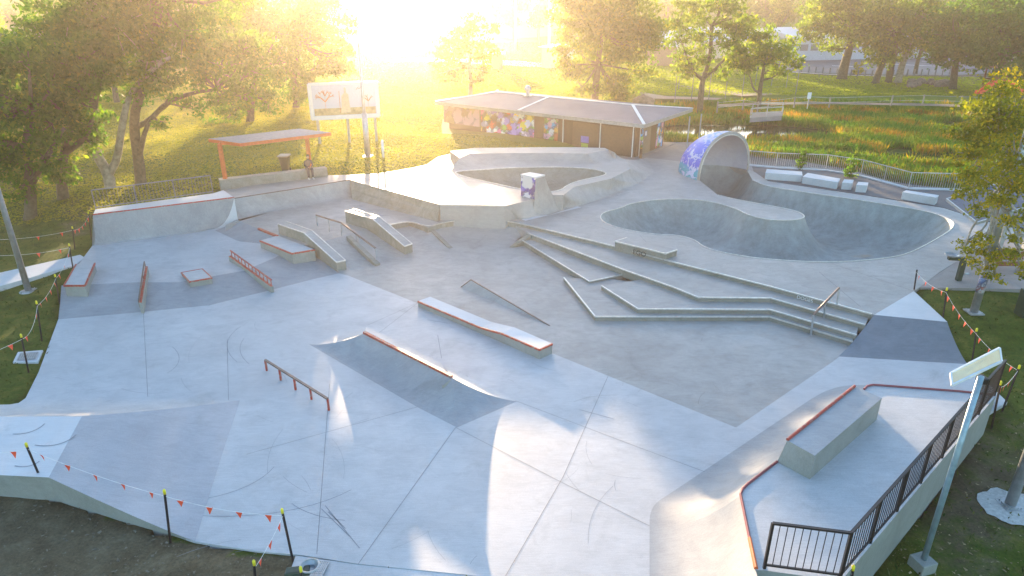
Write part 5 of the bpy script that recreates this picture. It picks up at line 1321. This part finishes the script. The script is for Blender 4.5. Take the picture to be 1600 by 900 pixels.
mb = MB(); pe = [q+un*.03 for q in pc_]; mb.add(pe+pc_, [(0,1,2,3),(7,6,5,4)]); spn = mb.build('panel', cell, so_)
mb = MB(); [mb.bar(a+un*.02, b_+un*.02, .035, .05) for a, b_ in zip(pc_, pc_[1:]+pc_[:1])]; mb.build('frame', WHITE, spn)
mb = MB(); lh = Vector((sb0.x+.12, sb0.y+.1, tpz+.02)); mb.box(lh, (.14,.22,.14)); mb.build('lamp_head', BLACK, so_, bevel=.02)
# far floodlight towers
for px, py, lab in ((805,80,'tall floodlight mast over the sports field, left of the pair'), (857,101,'tall floodlight mast over the sports field, right of the pair'), (706,82,'pale floodlight mast in the sun glare beside the small gum')):
    r_, b0, h = pole('floodlight_mast', lab, (px,py), .9, None, .28, .16, WHITE, 'light mast', 17, plate=False)
    mb = MB(); mb.bar(b0+Vector((-1.6,0,16.8)), b0+Vector((1.6,0,16.8)), .15, .15); mb.build('cross_arm', STEEL, r_)
    for k in range(4): mb = MB(); mb.box(b0+Vector((-1.4+k*.93,-.2,16.6)), (.6,.3,.45)); mb.build('lamp_head', STEEL, r_)
r_, b0, h = pole('bollard', 'short white topped post on the lawn behind the sunlit deck', (599,247), 1.5, (598,221), .09, .09, WHITE, 'bollard', plate=False)
mb = MB(); mb.tube([b0+Vector((0,0,h-.02)), b0+Vector((.02,0,h+.1))], [.11,.06], 10); mb.build('cap', WHITE, r_)

# concrete seats by the path
def seat_block(label, top, z=1.12, zb=.6, group='pale concrete seats along the asphalt path'):
    q = PL(top, z); c = sum(q, Vector())/4; mb_ = MB(); mb_.prism([v-c+c for v in q], zb, cap=True)
    o = mb_.build('concrete_block_bench', SEATM, loc=Vector((c.x, c.y, zb)), bevel=.03); tag(o, label, 'seat', group)
SEATM = concrete('seat_concrete', (.48,.50,.53), (.58,.60,.62), (.42,.45,.47), .5, .7, .6)
seat_block('long pale concrete seat at the left end of the path', [(1196,270),(1254,274),(1253,268),(1198,264)])
seat_block('long pale concrete seat between the first seat and the cubes', [(1254,276),(1309,285),(1313,279),(1262,270)])
seat_block('small pale concrete cube seat, left of the pair', [(1316,285),(1332,286),(1334,281),(1319,280)])
seat_block('small pale concrete cube seat, right of the pair', [(1338,289),(1355,290),(1357,285),(1341,284)])
seat_block('long pale concrete seat alone at the right end of the path', [(1410,300),(1463,309),(1467,305),(1416,297)])
balustrade('balustrade', 'silver curved balustrade between the asphalt path and the wetland', 'fence', PL([(1130,252),(1165,258),(1212,262),(1290,265),(1345,274),(1419,295),(1490,297),(1560,304)], .6), 1.05, STEEL, 1.9, .14, barr=.008, postw=.05)
mb = MB(); KL = PL([(1130,253),(1165,260),(1212,264),(1290,268),(1345,277),(1419,297),(1490,299),(1560,306)], .6)
for a, b_ in zip(KL, KL[1:]): mb.bar(a, b_, .25, .3)
mb.build('path_kerb', SEATM)['kind'] = 'structure'
# picnic shelter at the right
ps = empty('picnic_shelter', P(1545,400,.69), 'shelter with tilted grey ribbed roof half hidden by the golden tree', 'shelter')
e_ = [P(1479,312,3.1), P(1526,349,3.1)]; dE = (e_[1]-e_[0]); rt_ = [e_[0], e_[1], e_[1]+Vector((3.6,1.4,.5)), e_[0]+Vector((3.6,1.4,.5))]
mb = MB(); mb.add(rt_+[q-Vector((0,0,.06)) for q in rt_], [(0,1,2,3),(7,6,5,4),(0,4,5,1),(1,5,6,2),(2,6,7,3),(3,7,4,0)]); mb.build('roof', plain('dark_roof', (.10,.115,.15), .75, 0), ps)
mb = MB(); [mb.bar(a, b_, .06, .12) for a, b_ in zip(rt_, rt_[1:]+rt_[:1])]; mb.build('roof_frame', STEEL, ps)
for px, py in ((1538,408),(1556,402),(1600,390)): q = P(px, py, .69); mb = MB(); mb.bar(q, q+Vector((0,0,2.5)), .2, .2, up=(1,0,0)); mb.build('post', STEEL, ps)
# drinking fountain right
fb = P(1497,438,.69); df = empty('drinking_fountain', fb, 'dark green drinking fountain with steel bowl on the brick pavement', 'drinking fountain')
mb = MB(); mb.bar(fb, fb+Vector((0,0,.95)), .2, .2, up=(1,0,0)); mb.bar(fb+Vector((.08,0,.98)), fb+Vector((-.62,.1,.98)), .2, .14); mb.build('body', DGREEN, df, bevel=.02)
mb = MB(); c0 = fb+Vector((-.5,.08,1.08)); mb.tube([c0, c0+Vector((0,0,.07))], [.18,.27], 18, cap=False); mb.tube([c0+Vector((0,0,.01)), c0+Vector((0,0,.02))], .18, 18); mb.tube([c0+Vector((.27*math.cos(a), .27*math.sin(a), .07)) for a in np.linspace(0, 6.28, 20)], .02, 5, cap=False); mb.build('bowl', STEEL, df, smooth=True)
mb = MB(); mb.tube([fb+Vector((.12,-.1,.35)), fb+Vector((.3,-.1,.35))], .05, 8); mb.build('tap', STEEL, df)
# park bench
pbq = P(1575,430,.69); pk = empty('park_bench', pbq, 'brown slatted park bench on thin steel legs at the right edge', 'bench')
mb = MB(); [mb.box(pbq+Vector((0,.05+k*.12,.45)), (1.7,.1,.04)) for k in range(4)]; mb.build('seat', WOOD, pk)
mb = MB(); [mb.box(pbq+Vector((0,.52+k*.03,.58+k*.12)), (1.7,.04,.1)) for k in range(4)]; mb.build('backrest', WOOD, pk)
for sx in (-.7,.7): mb = MB(); mb.tube([pbq+Vector((sx,-.02,0)), pbq+Vector((sx,.1,.43)), pbq+Vector((sx,.5,.43)), pbq+Vector((sx,.62,.98))], .025, 6); mb.tube([pbq+Vector((sx,.5,.43)), pbq+Vector((sx,.55,0))], .025, 6); mb.build('leg', STEEL, pk)
gp = P(1597,492,.5); mb = MB(); mb.box(gp+Vector((.15,.1,.45)), (.5,.5,1.1)); tag(mb.build('service_cabinet', DGREEN, loc=gp, bevel=.02), 'dark green service box cut off by the right edge', 'cabinet')
# lower-left drinking fountain and grate
fb = P(462,900,0); df = empty('drinking_fountain', fb, 'green drinking fountain with round steel bowl at the bottom edge', 'drinking fountain')
fb2 = Q(462,900,P(450,925,0).y)
bc = P(484,886,.85)
mb = MB(); mb.bar(Vector((bc.x-.42, bc.y-.06, -.05)), Vector((bc.x-.42, bc.y-.06, .8)), .2, .2, up=(1,0,0)); mb.bar(Vector((bc.x-.5, bc.y-.07, .76)), Vector((bc.x, bc.y, .76)), .2, .14); mb.build('body', DGREEN, df, bevel=.03)
mb = MB(); mb.tube([bc+Vector((0,0,-.06)), bc+Vector((0,0,.04))], [.11,.19], 24, cap=False); mb.tube([bc+Vector((0,0,-.06)), bc+Vector((0,0,-.05))], .12, 24); mb.tube([bc+Vector((.19*math.cos(a), .19*math.sin(a), .04)) for a in np.linspace(0, 6.2832, 28)], .022, 6, cap=False); mb.build('bowl', STEEL, df, smooth=True)
def grate(label, pts, z, nx_, ny_):
    q = PL(pts, z); root = empty('drain_grate', sum(q, Vector())/4, label, 'drain grate')
    mb_ = MB(); cdt(mb_, q); mb_.build('pit', BLACK, root)  # flat black sheet painted as the shade below the grille
    mb_ = MB()
    for i in range(nx_+1): mb_.bar(q[0].lerp(q[1], i/nx_)+Vector((0,0,.02)), q[3].lerp(q[2], i/nx_)+Vector((0,0,.02)), .025, .02)
    for i in range(ny_+1): mb_.bar(q[0].lerp(q[3], i/ny_)+Vector((0,0,.022)), q[1].lerp(q[2], i/ny_)+Vector((0,0,.022)), .025, .02)
    mb_.build('grille', STEEL, root)
    return root
grate('black steel floor grate beside the lower drinking fountain', [(492,877),(514,879),(502,903),(478,903)], .012, 8, 8)
g2 = grate('square drain grate in a pale surround on the left grass', [(32,553),(60,551),(55,561),(27,563)], .03, 8, 6)
mb = MB(); mb.prism(PL([(28,550),(67,547),(59,565),(20,566)], .015), -.2); mb.build('surround', PALE, g2)

# ------------------------------------------------------------ star pickets and flag bunting
random.seed(17)
def picket(label, base, z, h=1.4, lean=(0,0), cap=True):
    b0 = P(base[0], base[1], z); b0.z = max(tz(b0.x, b0.y), -.3); root = empty('star_picket', b0, label, 'picket', 'black pickets with yellow caps')
    t_ = b0+Vector((lean[0], lean[1], h)); mb_ = MB()
    for a in (0, 2.09, 4.19): mb_.bar(b0-Vector((0,0,.05))+Vector((math.cos(a), math.sin(a), 0))*.012, t_+Vector((math.cos(a), math.sin(a), 0))*.012, .034, .012, up=(math.cos(a+1.57), math.sin(a+1.57), 0))
    mb_.build('stake', BLACK, root)
    if cap:
        mb_ = MB(); mb_.tube([t_-Vector((0,0,.05)), t_+Vector((0,0,.05)), t_+Vector((0,0,.08))], [.034,.034,.02], 8); mb_.build('cap', YELLOW, root, smooth=True)
    return t_-Vector((0,0,.12))
def pk_at(label, base, top, z, cap=True):
    b0 = P(base[0], base[1], z); b0.z = tz(b0.x, b0.y); q = Q(top[0], top[1], b0.y); h = min(1.6, max(1.0, q.z-b0.z)); dx = max(-.35, min(.35, q.x-b0.x))
    return picket(label, base, z, h, (dx, 0), cap)
def bunting(label, a, b, n, sag=.12, group='orange flag bunting'):
    root = empty('flag_bunting', a, label, 'bunting', group)
    pts = [a.lerp(b, i/16)-Vector((0,0,sag*4*(i/16)*(1-i/16))) for i in range(17)]
    mb_ = MB(); mb_.tube(pts, .006, 4); mb_.build('string', STRING, root)
    for k in range(n):
        t_ = (k+.5)/n; i = t_*16; q = pts[int(i)].lerp(pts[min(16, int(i)+1)], i-int(i)); d = (b-a).normalized(); tw = Vector((random.uniform(-.3,.3), random.uniform(-.3,.3), 0))
        d2 = (d+tw).normalized()*.08; dn_ = Vector((random.uniform(-.03,.03), random.uniform(-.03,.03), -.21))
        mb_ = MB(); mb_.add([q-d2, q+d2, q+d2*.5+dn_*.5+Vector((0,.012,0)), q+dn_, q-d2*.5+dn_*.5+Vector((0,.012,0))], [(0,1,2,4),(4,2,3)]); mb_.build('flag', FLAG, root)
t1 = pk_at('leaning picket in front of the pale platform at bottom left', (75,774), (38,686), -.03)
t2 = pk_at('upright picket at the foot of the bottom left bank', (266,848), (257,769), -.04)
t3 = pk_at('picket at the dirt edge above the lower drinking fountain', (458,877), (441,799), -.05)
t4 = pk_at('picket cut off by the bottom edge left of the fountain', (402,955), (397,880), -.05)
t5 = pk_at('picket cut off by the bottom edge behind the fountain bowl', (474,960), (470,890), -.05)
a0 = t1+Vector((-2.2,-.2,.1))
bunting('flag string running off the left edge past the pale platform', a0, t1, 3)
bunting('flag string between the leaning picket and the bank foot picket', t1, t2, 5, .10)
bunting('flag string over the dirt between the bank foot and the fountain', t2, t3, 4, .12)
bunting('short flag string dropping to the bottom edge by the fountain', t3, t4, 3, .06)
l1 = pk_at('picket beside the red rimmed block where the footpath ends', (114,421), (108,383), .3)
l2 = pk_at('picket on the grass just left of the red rimmed block', (92,470), (86,431), .1)
l3 = pk_at('upper of the two pickets near the square drain', (65,532), (57,473), 0)
l4 = pk_at('picket planted beside the square drain grate', (44,580), (33,525), 0)
l5 = pk_at('picket at the corner of the tall left quarter pipe', (142,372), (138,333), .4)
l6 = pk_at('picket standing in the grass above the footpath', (117,390), (113,356), .3)
bunting('upper flag string leading off the left edge above the footpath', l6+Vector((-5.2,-1.2,0)), l6, 5, .25)
bunting('lower flag string crossing above the footpath to the left edge', l1+Vector((-4.6,-.6,-.1)), l1, 5, .2)
bunting('short flag string at the corner of the left quarter pipe', l6, l5, 5, .2)
bunting('flag string between footpath end and red rimmed block', l1, l2, 3, .15)
bunting('flag string running down the left grass to the upper drain picket', l2, l3, 4, .12)
bunting('short flag string between the two drain pickets', l3, l4, 3, .25)
bunting('flag string leaving the left edge below the square drain', l4, l4+Vector((-2.0,-2.2,-.1)), 4, .15)
q1 = pk_at('uncapped picket at the tip of the pale triangle', (1428,456), (1432,425), .6, False)
q2 = pk_at('picket on the grass right of the pale triangle', (1474,503), (1480,450), .5)
q3 = pk_at('picket beside the steep dark bank on the right', (1519,567), (1526,516), .0)
q4 = pk_at('picket at the far end of the black balustrade', (1550,668), (1565,594), -.1)
q5 = pk_at('leaning picket furthest right on the grass', (1566,642), (1593,572), -.1)
q6 = pk_at('picket below the deck wall, cut off by the bottom edge', (1322,965), (1333,888), -.2)
bunting('flag string from the triangle tip to the next picket', q1, q2, 4, .12)
bunting('flag string descending beside the dark bank', q2, q3, 5, .1)
bunting('flag string passing behind the solar panel', q3, q5, 4, .1)
bunting('short drooping flag string at the end of the balustrade', q5, q4, 4, .18)
bunting('flag scrap tied low beside the deck wall', q6, q6+Vector((.05,.05,-.35)), 2, .02)

# ------------------------------------------------------------ far furniture
nets = empty('practice_nets', P(1150,150,.9), 'tall wire practice net enclosure on slim posts on the lawn', 'sports net')
netm, t, b = nodes('net_mesh'); b.inputs['Base Color'].default_value = (.1,.1,.1,1)
posts = [(1054,160),(1080,158),(1107,156),(1133,154),(1159,152),(1243,148),(1228,138),(1205,135),(1180,134),(1060,140)]
pw = [P(x, y, .9) for x, y in posts]
for q in pw: mb = MB(); mb.tube([q, q+Vector((0,0,3.0))], .045, 6); mb.build('post', DARK, nets)
mb = MB(); 
for a, b_ in zip(pw, pw[1:]):
    for hz_ in (.05, 1.0, 2.0, 2.97): mb.bar(a+Vector((0,0,hz_)), b_+Vector((0,0,hz_)), .012, .012)
mb.build('wire', DARK, nets)
random.seed(8); q = P(1005,166,.9); mb = MB(); pts=[]
ball(mb, q+Vector((0,0,.35)), (1.2,.8,.8), 12)
mb.v = [tuple(Vector(v)+Vector((random.gauss(0,.06), random.gauss(0,.06), random.gauss(0,.05)))) for v in mb.v]
tag(mb.build('boulder', ROCK, loc=q, smooth=True), 'single brown boulder on the lawn behind the toilet block', 'boulder')
fbr = empty('footbridge', P(1200,180,.4), 'small grey footbridge with white rails at the pond', 'footbridge')
dq = PL([(1172,184),(1222,181),(1222,174),(1175,177)], .75); mb = MB(); mb.prism(dq, .3); mb.build('deck', PAVE, fbr)
mb = MB(); [mb.bar(a+Vector((0,0,z_)), b_+Vector((0,0,z_)), .07, .07) for a, b_ in ((dq[0],dq[1]),(dq[3],dq[2])) for z_ in (.45,.9)]; [mb.bar(a.lerp(b_, f), a.lerp(b_, f)+Vector((0,0,.9)), .06, .06, up=(1,0,0)) for a, b_ in ((dq[0],dq[1]),(dq[3],dq[2])) for f in (0,.5,1)]; mb.build('railing', STEEL, fbr)
fl_ = empty('post_and_rail_fence', P(1300,166,.9), 'thin post and wire fence along the far side of the wetland', 'fence')
fp = PL([(1120,176),(1160,172),(1183,176),(1240,168),(1262,166),(1295,168),(1392,165),(1441,164),(1500,166),(1560,168)], .9)
for q in fp: mb = MB(); mb.bar(q, q+Vector((0,0,1.1)), .12, .12, up=(1,0,0)); mb.build('post', plain('weathered_post', (.28,.25,.2), .8) if 'weathered_post' not in MATS else MATS['weathered_post'], fl_)
mb = MB(); [mb.bar(a+Vector((0,0,z_)), b_+Vector((0,0,z_)), .03, .03) for a, b_ in zip(fp, fp[1:]) for z_ in (.5,1.0)]; mb.build('rail', STEEL, fl_)
q = P(1261,170,.9); sgn = empty('park_sign', q, 'small white sign on a post near the footbridge', 'sign'); mb = MB(); mb.bar(q, q+Vector((0,0,1.5)), .06, .06, up=(1,0,0)); mb.build('post', STEEL, sgn); mb = MB(); mb.box(q+Vector((0,-.05,1.35)), (.4,.03,.65)); mb.build('panel', WHITE, sgn)
# bollards along the car park
for i in range(22):
    px = 1252+i*11.0; py = 113+min(i, 8)*.8+(i > 12)*-.6*(i-12)*.4; q = P(px, py, .92)
    mb = MB(); mb.tube([q, q+Vector((0,0,.95))], .11, 8); tag(mb.build('bollard', DARK, loc=q), 'dark timber bollard in the row edging the distant car park', 'bollard', 'bollards edging the car park')
def shed(name, label, pts, z, h, wallm, roofm, pitch_=.8, ov=.5, wins=0):
    q = PL(pts, z); a, b_ = q[0], q[1]; d = (b_-a).normalized(); n_ = Vector((-d.y, d.x, 0)); 
    if n_.y < 0: n_ = -n_
    L = (b_-a).length; D = (q[2]-q[1]).length if len(q) > 2 else 9
    root = empty(name, (a+b_)/2, label, 'building'); cr = [a, b_, b_+n_*D, a+n_*D]
    mb_ = MB(); mb_.prism([v+Vector((0,0,h)) for v in cr], z-.3); mb_.build('wall', wallm, root)
    ro = [a-d*ov-n_*ov, b_+d*ov-n_*ov, b_+d*ov+n_*(D+ov), a-d*ov+n_*(D+ov)]; ro = [v+Vector((0,0,h+.02)) for v in ro]
    r1, r2 = (ro[0]+ro[3])/2+Vector((0,0,pitch_)), (ro[1]+ro[2])/2+Vector((0,0,pitch_))
    mb_ = MB(); mb_.add(ro+[r1, r2], [(0,1,5,4),(2,3,4,5),(0,4,3),(1,2,5),(3,2,1,0)]); mb_.build('roof', roofm, root)
    for k in range(wins):
        c_ = a.lerp(b_, (k+.5)/wins)-n_*.04+Vector((0,0,h*.62)); mb_ = MB(); mb_.bar(c_-d*L/wins*.36, c_+d*L/wins*.36, .06, h*.3); mb_.build('window', DARK, root)
    return root
BLUEW = plain('pale_blue_wall', (.42,.48,.55), .6); BRICK = plain('tan_brick', (.32,.20,.13), .8); PR = plain('pale_sheet_roof', (.48,.50,.54), .5, .2); CREAM = plain('cream_wall', (.60,.50,.40), .7)
shed('car_park_hall', 'long pale blue hall behind the car park gums', [(1245,95),(1372,92),(1380,80)], .95, 3.6, BLUEW, PR, 1.6, wins=8)
shed('small_hall', 'short pale building end glimpsed between the right gums', [(1408,92),(1455,90),(1460,84)], .95, 3.4, BLUEW, PR, 1.0, wins=0)
shed('clubhouse', 'brown walled clubhouse with pale roof between two large gums', [(1010,102),(1052,103),(1060,92)], .95, 3.0, BRICK, PR, 2.2)
shed('clubhouse', 'pale roofed building right of the brown clubhouse behind the open tree', [(1100,92),(1165,90),(1170,82)], .95, 3.0, CREAM, PR, 2.2)
shed('field_kiosk', 'small dark box shed beside the small gum in the glare', [(767,108),(785,108),(787,103)], .95, 2.3, BRICK, WHITE, .2)
shed('field_kiosk', 'low scoreboard hut beside the right floodlight mast', [(846,106),(860,107),(862,100)], .95, 3.2, CREAM, WHITE, .3)
shed('house', 'pale roofed house on the slope left of the floodlight masts', [(776,58),(800,60),(802,55)], 1.0, 4, CREAM, PR, 2)
shed('house', 'white roofed house on the slope between masts and big gum', [(832,40),(858,42),(860,36)], 3.0, 4, CREAM, WHITE, 2)
# playground
SLS = .7
pg_ = empty('playground_tower', P(1548,150,.95), 'timber play tower with two orange slides under the big gum', 'play equipment')
q = P(1549,146,.95); mb = MB(); [mb.bar(q+Vector((x,y,0)), q+Vector((x,y,3.2)), .15, .15, up=(1,0,0)) for x in (-.8,.8) for y in (-.8,.8)]; mb.box(q+Vector((0,0,1.7)), (1.9,1.9,.15)); mb.box(q+Vector((0,-.85,2.1)), (1.7,.08,.7)); mb.build('tower', WOOD, pg_)
mb = MB(); mb.prism([q+Vector((x*1.3,y*1.3,3.2)) for x, y in ((-1,-1),(1,-1),(1,1),(-1,1))], q.z+3.05); mb.build('roof', BRICK, pg_)
for s_ in (-1, 1):
    mb = MB(); pth = [q+Vector((s_*x*SLS, -1.0-.2*x, z_*.8)) for x, z_ in ((.8,1.85),(1.6,1.6),(2.8,.8),(3.6,.35),(4.3,.3))]
    for a, b_ in zip(pth, pth[1:]): mb.bar(a, b_, .7, .08); [mb.bar(a+Vector((0,o_,.15)), b_+Vector((0,o_,.15)), .06, .3) for o_ in (-.35,.35)]
    mb.build('slide', FLAG, pg_)
random.seed(13)
for k in range(26):
    q = P(random.uniform(1415,1480), random.uniform(127,137), .95); mb = MB(); r0_ = random.uniform(.3,.6); ball(mb, q+Vector((0,0,r0_*.3)), (r0_*1.3, r0_, r0_*.8), 7)
    tag(mb.build('garden_rock', ROCK, loc=q), 'tan rock in the rock garden below the right gums', 'rock', 'rocks in the rock garden')

# ------------------------------------------------------------ haze
if HAZE > 0:
    hm = bpy.data.materials.new('haze_air'); hm.use_nodes = True; t = hm.node_tree; t.nodes.clear()
    out = t.nodes.new('ShaderNodeOutputMaterial'); v = t.nodes.new('ShaderNodeVolumePrincipled')
    v.inputs['Color'].default_value = (1,.87,.76,1); v.inputs['Density'].default_value = HAZE; v.inputs['Anisotropy'].default_value = HAZE_G
    t.links.new(v.outputs[0], out.inputs['Volume'])
    mb = MB(); mb.box((0, 340, 24), (900, 960, 52)); mb.box; o = mb.build('haze', hm); o['kind'] = 'stuff'
